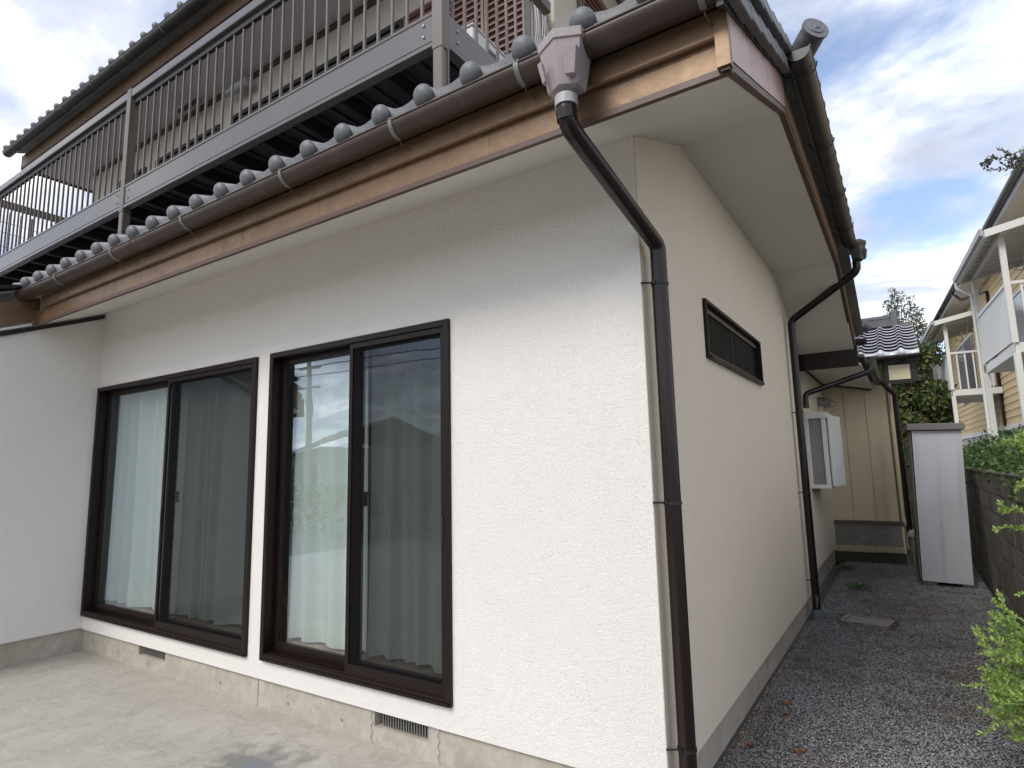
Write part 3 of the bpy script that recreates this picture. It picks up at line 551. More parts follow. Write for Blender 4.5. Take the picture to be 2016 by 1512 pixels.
# ---- windows
def sashwin(W, name, mul):
    x0, x1, zb, zt = W; wd = MB()
    t = 0.038
    wd.box(x0, x0 + t, -0.022, 0.10, zb, zt).box(x1 - t, x1, -0.022, 0.10, zb, zt).box(x0 + t, x1 - t, -0.022, 0.10, zt - t, zt).box(x0 + t, x1 - t, -0.022, 0.10, zb, zb + t)
    wo = wd.build(name, M_frame, house, bevel=0.003)
    tr = MB().box(x0 + t, x1 - t, 0.018, 0.024, zb + t, zb + t + .014).box(x0 + t, x1 - t, 0.056, 0.062, zb + t, zb + t + .014).box(x0 + t, x1 - t, -0.012, -0.006, zb + t, zb + t + .010); tr.build('sill_track', M_frame, wo)
    MB().box(x0 + .02, x1 - .01, -0.030, -0.0225, zb + .004, zb + .020).build('sill_edge', M_frame, wo)
    a0, a1 = x0 + t, x1 - t
    def sash(u0, u1, yc, nm, glass):
        s_ = MB(); e = 0.042; y0, y1 = yc - .014, yc + .014; b0, b1 = zb + t + .004, zt - t - .002
        s_.box(u0, u0 + e, y0, y1, b0, b1).box(u1 - e, u1, y0, y1, b0, b1).box(u0 + e, u1 - e, y0, y1, b1 - .045, b1).box(u0 + e, u1 - e, y0, y1, b0, b0 + .068)
        so_ = s_.build(nm, M_frame, wo, bevel=0.002)
        if glass:
            MB().add([(u0 + e, yc, b0 + .068), (u1 - e, yc, b0 + .068), (u1 - e, yc, b1 - .045), (u0 + e, yc, b1 - .045)], [(0, 1, 2, 3)]).build('pane', M_glass, so_)
        return so_
    sL = sash(a0, mul + .022, 0.072, 'sash', True); sR = sash(mul - .022, a1, 0.038, 'sash', True)
    sc2 = MB(); e = .030; b0, b1 = zb + t + .002, zt - t; u0, u1 = mul - .026, a1; y0, y1 = -0.010, 0.010
    sc2.box(u0, u0 + e, y0, y1, b0, b1).box(u1 - e, u1, y0, y1, b0, b1).box(u0 + e, u1 - e, y0, y1, b1 - .035, b1).box(u0 + e, u1 - e, y0, y1, b0, b0 + .06)
    so_ = sc2.build('screen_frame', M_frame, wo, bevel=0.002)
    MB().add([(u0 + e, 0, b0 + .06), (u1 - e, 0, b0 + .06), (u1 - e, 0, b1 - .035), (u0 + e, 0, b1 - .035)], [(0, 1, 2, 3)]).build('insect_screen', M_screen, so_)
    MB().box(u1 - .022, u1 - .010, -0.015, -0.0103, 1.17, 1.30).build('pull_handle', M_black, wo)
    MB().box(u0 + .010, u0 + .020, -0.015, -0.0103, 1.17, 1.28).build('pull_handle', M_black, wo)
    MB().box(mul + .030, mul + .050, 0.055, 0.085, 1.36, 1.40).box(mul + .032, mul + .040, 0.06, 0.10, 1.34, 1.43).build('latch', M_black, wo)
    return wo
w1 = sashwin(W1, 'sliding_window', -4.19); w1['label'] = 'wide sliding window beside the inner corner'
w2 = sashwin(W2, 'sliding_window', -1.955); w2['label'] = 'narrower sliding window near the house corner'
# side slit window
a, b_, e, f = SW
sf = MB().box(-0.06, 0.022, a, a + .022, e, f).box(-0.06, 0.022, b_ - .022, b_, e, f).box(-0.06, 0.022, a + .022, b_ - .022, f - .022, f).box(-0.06, 0.034, a + .022, b_ - .022, e, e + .022)
sf = sf.build('slit_window', M_frame, house, bevel=0.002)
MB().box(-0.03, -0.012, a + .03, b_ - .03, f - .058, f - .026).box(-0.03, -0.012, a + .03, b_ - .03, e + .026, e + .058).build('sash_rail', M_taupe, sf, bevel=0.002)
MB().box(-0.034, -0.026, a + .022, b_ - .022, e + .02, f - .02).build('dark_pane', mat('dark_pane', (0.008, 0.010, 0.010), 0.6, spec=0.08), sf)
MB().box(-0.026, -0.022, a + .80, a + .815, e + .058, f - .058).build('glazing_bar', M_black, sf)
# room behind with curtains
rm = MB()
def inward(x0, x1, y0, y1, zz0, zz1):
    rm.add([(x0, y0, zz0), (x1, y0, zz0), (x1, y1, zz0), (x0, y1, zz0), (x0, y0, zz1), (x1, y0, zz1), (x1, y1, zz1), (x0, y1, zz1)], [(4, 7, 6, 5), (1, 5, 6, 2), (2, 6, 7, 3), (3, 7, 4, 0)])
inward(-5.499, -0.125, 0.121, 3.6, 0.40, 2.7)
rm.build('room_shell', M_room, house)
for i in range(24):
    MB().box(-5.495, -0.13, 0.122 + i * .145, 0.122 + i * .145 + .143, 0.37, 0.405).build('floor_board', M_floor, house)
def curtain(x0, x1, seed, y=0.175, nm='curtain'):
    r = random.Random(seed); n = int((x1 - x0) / 0.006); vs = []; ph = [r.uniform(0, 6) for _ in range(6)]
    def yy(x, zt): # zt 0 bottom 1 top
        A = 0.028 + 0.014 * (1 - zt); return y + A * (0.75 + .25 * math.sin(x * 9 + ph[4])) * math.sin(x * 36 + ph[0] + 2.6 * math.sin(x * 8 + ph[1]) + .5 * math.sin(zt * 3 + x * 3)) + 0.012 * math.sin(x * 19 + ph[2] + zt * 1.1) + .02 * (1 - zt) * math.sin(x * 11 + ph[3])
    zsz = [0.425 + i * 0.198 for i in range(11)]
    def sheet(zl, off, nm2, m, par):
        mb = MB(); vs = [(x0 + (x1 - x0) * i / n, yy(x0 + (x1 - x0) * i / n, (z - .42) / 2) + off, z + (0.008 * math.sin(i * .11) if z == zl[0] else 0)) for z in zl for i in range(n + 1)]
        k = n + 1; fs = [(j * k + i, j * k + i + 1, (j + 1) * k + i + 1, (j + 1) * k + i) for j in range(len(zl) - 1) for i in range(n)]
        mb.add(vs, fs, True); return mb.build(nm2, m, par)
    c_ = sheet(zsz, 0, nm, M_curtain, house); sheet([0.425, 0.50, 0.575], -0.003, 'hem', M_hem, c_)
curtain(-5.44, -4.22, 1); curtain(-4.18, -3.0, 2); curtain(-2.76, -1.99, 3); curtain(-1.93, -1.18, 4)
MB().box(-5.45, -1.1, 0.16, 0.20, 2.40, 2.43).build('curtain_rail', M_white, house)

# bay window on the recessed part of the side wall
bw = MB().box(-0.10, 0.13, 6.05, 6.9, 1.22, 1.27).box(-0.10, 0.15, 6.03, 6.92, 2.12, 2.20).box(0.08, 0.13, 6.05, 6.10, 1.27, 2.12).box(-0.10, -0.07, 6.05, 6.10, 1.27, 2.12).box(0.08, 0.13, 6.85, 6.90, 1.27, 2.12)
bw = bw.build('bay_window', M_white, house, bevel=0.004)
MB().add([(-0.07, 6.075, 1.27), (0.08, 6.075, 1.27), (0.08, 6.075, 2.12), (-0.07, 6.075, 2.12)], [(0, 1, 2, 3)]).build('side_pane', M_apglass, bw)
MB().box(-0.09, 0.09, 6.10, 6.85, 1.28, 2.11).build('bay_interior', M_purple, bw)
MB().prism([(0.14, 6.14), (0.165, 6.14), (0.255, 6.62), (0.23, 6.63)], 1.24, 2.16, 2).build('open_sash', M_white, bw, bevel=0.004)
MB().tube([(0.13, 6.3, 2.08), (0.22, 6.5, 2.08)], 0.012, 8).tube([(0.13, 6.3, 1.32), (0.22, 6.5, 1.32)], 0.014, 8).build('stay_arm', M_white, bw)
vh = MB().tube([(-0.10, 7.6, 2.47), (0.0, 7.6, 2.47), (0.055, 7.6, 2.43), (0.065, 7.6, 2.38)], [0.075, 0.075, 0.085, 0.09], 16, caps=False).build('vent_hood', M_steel, house)

# ================================================================ UPPER STOREY (same house)
UY, UZ = 1.5, 6.63
UW = []
um = wallholes(-10.0, -1.202, 3.9, UZ, [(-9.0, -8.2, 4.6, 6.18), (-7.9, -6.25, 4.5, 6.18), (-5.95, -2.95, 4.5, 6.18)], 0.12, 'y', UY)
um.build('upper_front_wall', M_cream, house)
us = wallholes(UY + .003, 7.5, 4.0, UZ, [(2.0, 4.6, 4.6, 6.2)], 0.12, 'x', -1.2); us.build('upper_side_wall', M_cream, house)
MB().box(-10.0, -9.9, UY + .12, 7.5, 3.9, UZ).box(-10, -1.32, 7.4, 7.5, 3.9, UZ).build('upper_rear_wall', M_cream, house)
# soffit panels
k = 0; x = -10.72
while x < -0.42:
    x2 = min(x + 0.91, -0.42); MB().box(x + .002, x2 - .002, 0.765, UY + .0, UZ, UZ + .012).build('upper_soffit_panel', M_usoffit, house); x = x2
y = UY
while y < 7.4:
    MB().box(-1.2, -0.42, y + .002, y + .908, UZ, UZ + .012).box(-10.72, -10.0, y + .002, y + .908, UZ, UZ + .012).build('upper_soffit_panel', M_usoffit, house); y += .91
MB().box(-10.0, -1.2, UY - .022, UY - .001, UZ - .075, UZ - .003).build('upper_wall_trim', M_lip, house)
MB().box(-1.199, -1.178, UY, 7.4, UZ - .075, UZ - .003).build('upper_wall_trim', M_lip, house)
x = -10.76
while x < -0.40:
    x2 = min(x + 1.82, -0.38); MB().box(x, x2 - .003, 0.742, 0.760, UZ + .022, UZ + .21).build('upper_fascia_panel', M_bronze, house); x = x2
MB().box(-10.76, -0.38, 0.744, 0.775, UZ - .006, UZ + .02).build('upper_fascia_lip', M_lip, house)
MB().box(-10.775, -10.745, 0.74, 7.6, UZ - .03, UZ + .21).build('upper_rake_board', M_lip, house)
ur = MB(); zu = UZ + .26
ur.hexa([(-10.88, .60, zu - .02), (-0.3, .60, zu - .02), (-0.3, 4.3, zu + SL * 3.7 - .02), (-10.88, 4.3, zu + SL * 3.7 - .02), (-10.88, .60, zu), (-0.3, .60, zu), (-0.3, 4.3, zu + SL * 3.7), (-10.88, 4.3, zu + SL * 3.7)])
ur.hexa([(-10.88, 4.3, zu + SL * 3.7 - .02), (-0.3, 4.3, zu + SL * 3.7 - .02), (-0.3, 8, zu - .02), (-10.88, 8, zu - .02), (-10.88, 4.3, zu + SL * 3.7), (-0.3, 4.3, zu + SL * 3.7), (-0.3, 8, zu), (-10.88, 8, zu)])
uro = ur.build('upper_roof', M_concd, house)
for k in range(38):
    x = -10.86 + k * 0.2785
    inst('eave_tile', T_eave, uro, loc=(x, 0.555, zu - .0 + SL * -.045 + .012), rot=(ang, 0, random.uniform(-.008, .008)))
fr_ = MB()
for k in range(38):
    for r in range(1, 15):
        x = -10.86 + k * .2785; y = 0.555 + r * .235 * ca; z = zu + SL * (y - .6) + .012
        fr_.add([(x + q[0], y + q[1] * ca_ - q[2] * sa_, z + q[1] * sa_ + q[2] * ca_) for q in vt], ft, True)
q_ = fr_.build('upper_tiles', M_tile, uro); q_['kind'] = 'stuff'
g5 = gutter('rain_gutter', M_gutter2, -10.9, -0.3, 0.070, house, seams=(-8.9, -7.2, -5.4, -3.6), axis=0, c=(0.585, UZ + .235))
for x in [-10.5 + .91 * i for i in range(11)]:
    b = MB().tube([(x, .585 - .074 * math.cos(t), UZ + .235 - .074 * math.sin(t)) for t in [i * PI / 10 for i in range(11)]], 0.004, 6); b.build('bracket', M_steel, g5)
# upper windows: dark heads, shutters
def upwin(x0, x1, z0_, z1_, npan, cols2):
    fr = MB().box(x0, x1, UY - .03, UY + .06, z1_ - .05, z1_).box(x0, x0 + .04, UY - .03, UY + .06, z0_, z1_ - .05).box(x1 - .04, x1, UY - .03, UY + .06, z0_, z1_ - .05).box(x0 + .04, x1 - .04, UY - .03, UY + .06, z0_, z0_ + .05)
    fo_ = fr.build('upper_window', M_black, house)
    MB().box(x0 + .04, x1 - .04, UY - .005, UY + .02, z1_ - .085, z1_ - .065).build('head_rail', M_alu, fo_)
    for i in range(npan):
        a_ = x0 + .04 + (x1 - x0 - .08) * i / npan; b2 = x0 + .04 + (x1 - x0 - .08) * (i + 1) / npan
        MB().box(a_ + .012, b2 - .012, UY + .012 + .012 * (i % 2), UY + .03 + .012 * (i % 2), z0_ + .05, z1_ - .09).build('shutter_panel', cols2[i % len(cols2)], fo_)
        MB().box(a_ - .002, a_ + .02, UY + .004, UY + .045, z0_ + .05, z1_ - .09).build('stile', M_alu, fo_)
M_shut2 = mat('mauve_shutter', (0.13, 0.095, 0.10), 0.45)
upwin(-9.0, -8.2, 4.6, 6.18, 1, [M_shut]); upwin(-7.9, -6.25, 4.5, 6.18, 2, [M_shut, M_shut2]); upwin(-5.95, -2.95, 4.5, 6.18, 4, [M_shut2, M_shut, M_shut, M_shut2])
def louver(axis, a_, b2, z0_, z1_, c, pitch=0.068, parent=None, npan=2):
    n = int((z1_ - z0_) / pitch); pn = thing_part('louvred_shutter', axis, a_, b2, z0_, z1_, c, parent)
    me = None
    for i in range(n):
        z = z0_ + .03 + i * pitch
        if me is None:
            m_ = MB().prism([(0.0, 0.0), (-0.030, -0.022), (-0.030, -0.034), (0.0, -0.012 - .02)], a_ + .03, b2 - .03, 0) if axis == 0 else MB().prism([(0.0, 0.0), (0.0, -0.032), (0.030, -0.034), (0.030, -0.022)], a_ + .03, b2 - .03, 1)
            o = m_.build('slat', M_louver, pn); me = o.data
        else: o = inst('slat', me, pn)
        o.location = (0, c, z + .03) if axis == 0 else (c, 0, z + .03)
def thing_part(name, axis, a_, b2, z0_, z1_, c, parent):
    f_ = MB()
    if axis == 0: f_.box(a_, a_ + .03, c - .034, c, z0_, z1_).box(b2 - .03, b2, c - .034, c, z0_, z1_).box(a_ + .03, b2 - .03, c - .034, c, z1_ - .03, z1_).box(a_ + .03, b2 - .03, c - .034, c, z0_, z0_ + .03).box(a_ + .03, b2 - .03, c - .003, c - .001, z0_ + .03, z1_ - .03)
    else: f_.box(c, c + .034, a_, a_ + .03, z0_, z1_).box(c, c + .034, b2 - .03, b2, z0_, z1_).box(c, c + .034, a_ + .03, b2 - .03, z1_ - .03, z1_).box(c, c + .034, a_ + .03, b2 - .03, z0_, z0_ + .03).box(c + .001, c + .003, a_ + .03, b2 - .03, z0_ + .03, z1_ - .03)
    return f_.build(name, M_louver, parent)
louver(0, -2.93, -2.42, 4.4, 6.18, UY - .002, parent=house); louver(0, -2.41, -1.92, 4.4, 6.18, UY - .002, parent=house); louver(0, -1.91, -1.47, 4.4, 6.18, UY - .002, parent=house)
MB().box(-1.465, -1.405, UY - .06, UY - .001, 4.2, 6.2).build('shutter_post', M_black, house)
louver(0, -9.85, -9.05, 4.4, 6.0, UY - .002, pitch=.09, parent=house)
louver(1, 2.02, 3.25, 4.6, 6.18, -1.199, parent=house); louver(1, 3.27, 4.58, 4.6, 6.18, -1.199, parent=house)
MB().box(-1.2, -1.165, 1.98, 4.62, 6.185, 6.22).box(-1.2, -1.165, 1.955, 2.0, 4.6, 6.185).build('side_window_head', M_alu, house)
dh = MB().tube([(-5.60, 1.5, 6.42), (-5.60, 1.38, 6.42)], 0.05, 14).tube([(-5.78, 1.37, 6.42), (-5.45, 1.37, 6.42)], [.06, .06], 16).tube([(-5.92, 1.37, 6.43), (-5.79, 1.37, 6.43)], [.04, .042], 12); dh.build('vent_duct', M_collar, house)

# ================================================================ BALCONY
bal = thing('balcony', 'long grey aluminium balcony with slim upright bars along the upper floor', 'balcony', (-5.2, 0, 3.5))
off = Vector((5.2, 0, -3.5))
def bbuild(mb, name, m, parent=bal, bevel=0):
    mb.v = [tuple(Vector(p) + off) for p in mb.v]; return mb.build(name, m, parent, bevel=bevel)
for x0_, x1_ in ((-5.21, -1.255), (-9.25, -5.29)):
    be = MB().prism([(-.030, 4.205), (-.030, 4.375), (-.036, 4.382), (-.036, 4.40), (.03, 4.40), (.03, 4.205)], x0_, x1_, 0).prism([(-.036, 4.165), (-.036, 4.192), (-.018, 4.203), (.03, 4.203), (.03, 4.165)], x0_, x1_, 0)
    beo = bbuild(be, 'front_beam', M_alu2)
    for xe in (x0_ + .07, x1_ - .07):
        for zz in (4.255, 4.335):
            MB().tube([(xe + off.x, -.030 + off.y, zz + off.z), (xe + off.x, -.040 + off.y, zz + off.z)], [.011, .008], 12).build('bolt', M_steel, beo)
    ra = MB().prism([(-.032, 5.345), (-.036, 5.355), (-.034, 5.425), (-.02, 5.437), (.03, 5.437), (.036, 5.42), (.036, 5.345)], x0_ - .02 if x0_ < -6 else x0_, x1_, 0)
    bbuild(ra, 'top_rail', M_alu2); bbuild(MB().box(x0_, x1_, -.004, .030, 5.285, 5.344), 'under_rail', M_dark)
def post(x, y, zb, w_=.04):
    p = MB().box(x - w_, x + w_, y - w_, y + w_, 4.135, 5.44); po = bbuild(p, 'post', M_alu, bevel=.003)
    q = MB().box(x - w_ + .008, x + w_ - .008, y - w_ + .004, y + w_ - .004, zb, 4.134).box(x + w_ - .008, x + w_ - .001, y - w_ + .006, y - w_ + .022, zb, 4.134).box(x + w_ - .008, x + w_ - .001, y + w_ - .022, y + w_ - .006, zb, 4.134)
    bbuild(q, 'post_leg', M_alu, po)
post(-1.213, 0, 3.50); post(-5.25, 0, 3.50); post(-9.29, 0, 3.5)
bar = None
def addbar(x, y, w_=.0085):
    global bar
    if bar is None:
        bar = MB().box(-w_, w_, -w_, w_, 0, .885).build('bar', M_alu, bal, bevel=0); bar.location = Vector((x, y, 4.401)) + off; bar = bar.data
    else: inst('bar', bar, bal, loc=Vector((x, y, 4.401)) + off)
for k in range(60):
    x = -2.44 + 0.133 * 9 - k * 0.1327
    if x > -1.28 or x < -9.2 or abs(x + 5.25) < .06: continue
    addbar(x, 0.012)
for k in range(11): addbar(-1.213, 0.12 + k * 0.128); addbar(-9.29, 0.12 + k * .128)
for xx in (-1.213, -9.29):
    bbuild(MB().box(xx - .03, xx + .03, .045, 1.49, 4.205, 4.40).box(xx - .034, xx + .036, .045, 1.49, 4.165, 4.198), 'side_beam', M_alu2, bevel=.002)
    bbuild(MB().box(xx - .034, xx + .034, .045, 1.40, 5.345, 5.437), 'side_top_rail', M_alu)
for yy in (.13, ):
    for zz in (4.255, 4.335): bbuild(MB().tube([(-1.183, yy, zz), (-1.173, yy, zz)], [.011, .008], 12), 'bolt', M_steel)
for k in range(17):
    x = -1.72 - k * .455; bbuild(MB().box(x - .03, x + .03, .035, 1.49, 4.15, 4.26), 'joist', M_dark)
dk = MB()
for k in range(54):
    x = -9.26 + k * .149; dk.box(x, x + .09, .035, 1.49, 4.285, 4.30).box(x + .09, x + .149, .035, 1.49, 4.265, 4.28)
dk.box(-9.26, -1.25, .035, 1.49, 4.3005, 4.306); bbuild(dk, 'deck_sheet', M_deck)
for zz in (4.75, 4.95, 5.1): bbuild(MB().tube([(-9.33, .02, zz + .05), (-9.33, 1.4, zz)], .004, 6), 'wire', M_dark)

# things on the balcony
ac = thing('air_conditioner', 'white outdoor air conditioner unit standing on the balcony behind the bars', 'air conditioner', (-1.42, .82, 4.31))
MB().box(-.13, .13, -.38, .38, .03, .33).build('casing', M_white, ac, bevel=.01)
MB().box(.1305, .133, -.20, -.10, .18, .27).build('label_plate', M_brownsteel, ac); MB().box(-.14, .14, -.39, .39, .331, .345).build('lid', M_white, ac, bevel=.004)
for yy in (-.3, .3): MB().box(-.12, .12, yy - .03, yy + .03, 0, .03).build('foot', M_black, ac)
cable = thing('cable_bundle', 'bundle of grey cables hanging down the wall beside the air conditioner', 'cables', (-1.36, 1.45, 4.3))
for i in range(5):
    r = random.Random(i); MB().tube([(.02 * i, .02 * i - .04, 1.5), (.02 * i + .03, -.02, 1.0), (.03 * i - .03, -.05, .6), (.02 * i + .02, -.1 + .02 * i, .3), (-.02, -.25, .1)], .009, 8).build('cable', M_collar, cable)
lp = thing('laundry_pole_bracket', 'dark folding laundry arm hanging under the upper eave', 'bracket', (-6.5, 1.3, 5.3))
MB().tube([(0, 0, 1.30), (.05, 0, .0)], .012, 8).build('arm', M_dark, lp); MB().box(-.45, .05, -.02, .02, 1.2, 1.24).build('hook_bar', M_dark, lp)

# ================================================================ ANNEX (far cream building)
an = thing('annex_building', 'small cream-panelled annex with shiny tiled roof at the end of the passage', 'outbuilding', (0.3, 8.34, 0))
def ab(mb, name, m, parent=an, bevel=0, **k):
    mb.v = [(p[0] - .3, p[1] - 8.34, p[2]) for p in mb.v]; return mb.build(name, m, parent, bevel=bevel, **k)
pe = [-0.6, -0.14, 0.19, 0.49, 0.785]
for i in range(4): ab(MB().box(pe[i] + .003, pe[i + 1] - .003, 8.34, 8.40, .64, 3.15), 'wall_panel', M_annex, bevel=.004)
ab(MB().box(-.6, .83, 8.36, 10.4, .02, 3.14), 'wall_core', M_annex)
ab(MB().box(.786, .812, 8.325, 8.40, .64, 3.15), 'corner_trim', M_brownsteel); ab(MB().box(.832, .85, 8.345, 10.4, .64, 3.15), 'side_cladding', M_annex)
ab(MB().box(-.55, .835, 8.315, 8.355, .60, .638), 'ledge', M_brownsteel); ab(MB().box(-.55, .80, 8.345, 8.3595, .26, .60), 'plinth', M_concd)
for x0_, x1_, t in ((-.2, .42, .0), (.425, .80, .008)): ab(MB().box(x0_, x1_, 8.29, 8.345, .165 + t, .245 + t), 'timber', M_wood, bevel=.006)
ab(MB().box(-.2, .83, 8.30, 8.355, -.01, .16), 'mossy_base', M_moss)
ab(MB().box(-.2, 1.27, 7.99, 8.02, 3.02, 3.13), 'eave_fascia', M_black); ab(MB().box(.80, 1.22, 8.02, 8.06, 2.72, 3.015), 'eave_end_frame', M_black)
ab(MB().box(.86, 1.13, 8.012, 8.019, 2.76, 2.98), 'eave_end_panel', M_annex); ab(MB().box(-.6, 1.2, 8.061, 8.33, 3.10, 3.12), 'eave_soffit', M_soffit)
ab(MB().box(.86, 1.2, 8.07, 10.3, 2.99, 3.10), 'side_eave', M_annex)
ars = MB().hexa([(-.7, 7.93, 3.10), (1.27, 7.93, 3.10), (1.27, 9.9, 3.10 + SL * 1.97), (-.7, 9.9, 3.10 + SL * 1.97), (-.7, 7.93, 3.12), (1.27, 7.93, 3.12), (1.27, 9.9, 3.12 + SL * 1.97), (-.7, 9.9, 3.12 + SL * 1.97)])
ars.hexa([(-.7, 9.9, 3.10 + SL * 1.97), (1.27, 9.9, 3.10 + SL * 1.97), (1.27, 11.8, 3.10), (-.7, 11.8, 3.10), (-.7, 9.9, 3.12 + SL * 1.97), (1.27, 9.9, 3.12 + SL * 1.97), (1.27, 11.8, 3.12), (-.7, 11.8, 3.12)])
aro = ab(ars, 'roof', M_concd)
for c_ in range(7):
    for r in range(9):
        x = 1.27 - .268 * (c_ + 1) - .3; y = 7.93 + r * .228 * ca - 8.34
        inst('glazed_eave_tile' if r == 0 else 'glazed_tile', T_eave_gl if r == 0 else T_gl, aro, loc=(x, y, 3.125 + SL * (y + 8.34 - 7.93)), rot=(ang, 0, 0))
for i, (w_, h_) in enumerate(((.13, .05), (.11, .05), (.09, .05), (.10, .06))):
    MB().box(-1.0, .70 if i < 3 else .66, 1.56 - w_, 1.56 + w_, 3.93 + i * .048, 3.93 + i * .048 + h_ - .006).build('ridge_course', M_tile, aro)
MB().box(.66, .76, 1.42, 1.70, 3.90, 4.19).build('ridge_end', M_tile, aro, bevel=.01); MB().box(.76, .96, 1.50, 1.64, 3.90, 3.97).build('ridge_course', M_tile, aro)
ag = gutter('rain_gutter', M_gutter2, -.9, .98, .05, an, axis=0, c=(7.86 - 8.34, 3.10))
hopper(.35, 7.84 - 8.34, 3.12, 2.95, .16, .13, an, M_gutter2)
adp = MB().tube([(.35, -.48, 2.96), (.35, -.48, 2.87), (.60, -.20, 2.55), (.60, -.16, 2.4), (.60, -.16, .3)], .036, 14).build('downpipe', M_pipe, an)
MB().tube([(.35, -.48, 2.955), (.35, -.48, 2.90)], .042, 14).build('collar', M_steel, adp)

# ================================================================ SHED
shd = thing('storage_shed', 'tall narrow pale grey steel storage shed leaning by the block wall', 'shed', (0.985, 6.58, 0.05)); shd.rotation_euler = (0, math.radians(2.0), math.radians(2.5))
MB().box(0, .51, 0, .95, .02, 1.88).build('body', M_shed, shd, bevel=.006)
MB().box(.0, .012, -.006, -.001, .03, 1.875).box(.035, .045, -.006, -.001, .03, 1.875).build('corner_rib', M_shed, shd)
MB().prism([(-.05, -.055), (.545, -.055), (.545, 1.0), (-.05, 1.0)], 1.885, 1.965, 2).build('roof', M_shedroof, shd, bevel=.004)
MB().box(-.055, -.0505, .0, .99, 1.90, 1.955).build('roof_edge', M_shedroof, shd)
for i in range(2): MB().box(-.022 + .008 * i, -.002 + .008 * (i - 1), .03 + .44 * i, .46 + .45 * i, .05, 1.86).build('door', M_sheddoor, shd)
for x_, y_ in ((.03, .02), (.43, .02), (.03, .8), (.43, .8)): MB().box(x_ - .03, x_ + .12, y_ - .01, y_ + .15, -.06, .018).build('foot_block', M_mortar, shd, bevel=.006)

bk = thing('lidded_bin', 'small dark bin with a pale lid behind the storage shed', 'bin', (1.02, 8.0, 0.0))
MB().tube([(0, 0, 0), (0, 0, .46)], [.12, .145], 18).build('body', M_concd, bk); MB().tube([(0, 0, .462), (0, 0, .50), (0, 0, .54), (0, 0, .57)], [.16, .16, .13, .06], 18).build('lid', M_collar, bk)

# ================================================================ BLOCK WALLS
def blockwall(name, label, axis, c, a_, b2, rows, th=.12, loc=(0, 0, 0), side=-1):
    t = thing(name, label, 'wall', loc); L_, H_ = .40, .20; meshes = []
    for mi in range(3):
        for v in range(2):
            m_ = MB()
            if axis == 1: m_.box(0, th, .006, L_ - .006, .006, H_ - .006)
            else: m_.box(.004, L_ - .004, 0, th, .004, H_ - .004)
            me = bpy.data.meshes.new('block'); me.from_pydata(m_.v, [], m_.f); me.materials.append(M_block[mi]); meshes.append(me)
    for r in range(rows):
        s_ = a_ - (.2 if r % 2 else 0)
        while s_ < b2 - .05:
            j = random.uniform(-.003, .003); rz = random.uniform(-.004, .004)
            p = (c + j, s_, r * H_) if axis == 1 else (s_, c + j, r * H_)
            inst('block', random.choice(meshes), t, loc=Vector(p) - Vector(loc), bevel=.004, rot=(0, 0, rz)); s_ += L_
    m_ = MB().box(c + .006, c + th - .006, a_, b2, 0, rows * H_ - .003) if axis == 1 else MB().box(a_, b2, c + .006, c + th - .006, 0, rows * H_ - .003)
    m_.v = [tuple(Vector(p) - Vector(loc)) for p in m_.v]; m_.build('mortar', M_mortar, t)
    cp = MB().box(c - .01, c + th + .01, a_ - .1, b2, rows * H_ + .001, rows * H_ + .02) if axis == 1 else MB().box(a_, b2, c - .01, c + th + .01, rows * H_ + .001, rows * H_ + .02)
    cp.v = [tuple(Vector(p) - Vector(loc)) for p in cp.v]; cp.build('coping', M_block[2], t)
    return t
blockwall('block_wall', 'stained grey concrete block wall beside the gravel passage', 1, 1.66, 1.6, 10.4, 7, loc=(1.66, 6, 0))
blockwall('block_wall', 'short block wall closing the passage behind the annex', 0, 10.5, .86, 1.64, 7, loc=(1.2, 10.5, 0))

# small ground things
dr = thing('drain_cover', 'square concrete drain cover set in the gravel, ringed by dead leaves', 'drain cover', (.50, 4.24, 0.036)); dr.rotation_euler = (0, 0, -.18)
MB().box(-.21, .21, -.17, -.13, -.02, .012).box(-.21, .21, .13, .17, -.02, .012).box(-.21, -.17, -.13, .13, -.02, .012).box(.17, .21, -.13, .13, -.02, .012).build('frame', M_lid, dr)
MB().box(-.16, .16, -.12, .12, -.02, .006).build('lid', M_lid, dr, bevel=.003)
MB().tube([(-.08, -.02, .006), (-.08, -.02, .009)], .012, 8).build('lifting_hole', M_mortar, dr)
lt = MB()
for i in range(150):
    a_ = random.uniform(0, 1); side_ = random.choice((0, 1, 2, 3)); u = random.uniform(-.24, .24)
    x, y = [(u, -.18), (u, .18), (-.22, u * .8), (.22, u * .8)][side_]; x += random.gauss(0, .018); y += random.gauss(0, .014); s_ = random.uniform(.008, .018); an_ = random.uniform(0, 6)
    lt.add([(x + s_ * math.cos(an_), y + s_ * math.sin(an_), .016), (x - s_ * .5 * math.sin(an_), y + s_ * .5 * math.cos(an_), .026), (x - s_ * math.cos(an_), y - s_ * math.sin(an_), .015), (x + s_ * .5 * math.sin(an_), y - s_ * .5 * math.cos(an_), .020)], [(0, 1, 2, 3)])
lo_ = lt.build('leaf_litter', M_rust, loc=(.50, 4.24, 0.028)); tag(lo_, 'reddish dead leaf litter lying around the drain cover', 'leaf litter', kind='stuff')
DL = ['curled orange leaf on the gravel nearest the drain cover', 'smaller brown leaf just below the curled orange one', 'rust brown leaf close to the foot of the side wall', 'brown leaf at the bottom edge of the gravel']
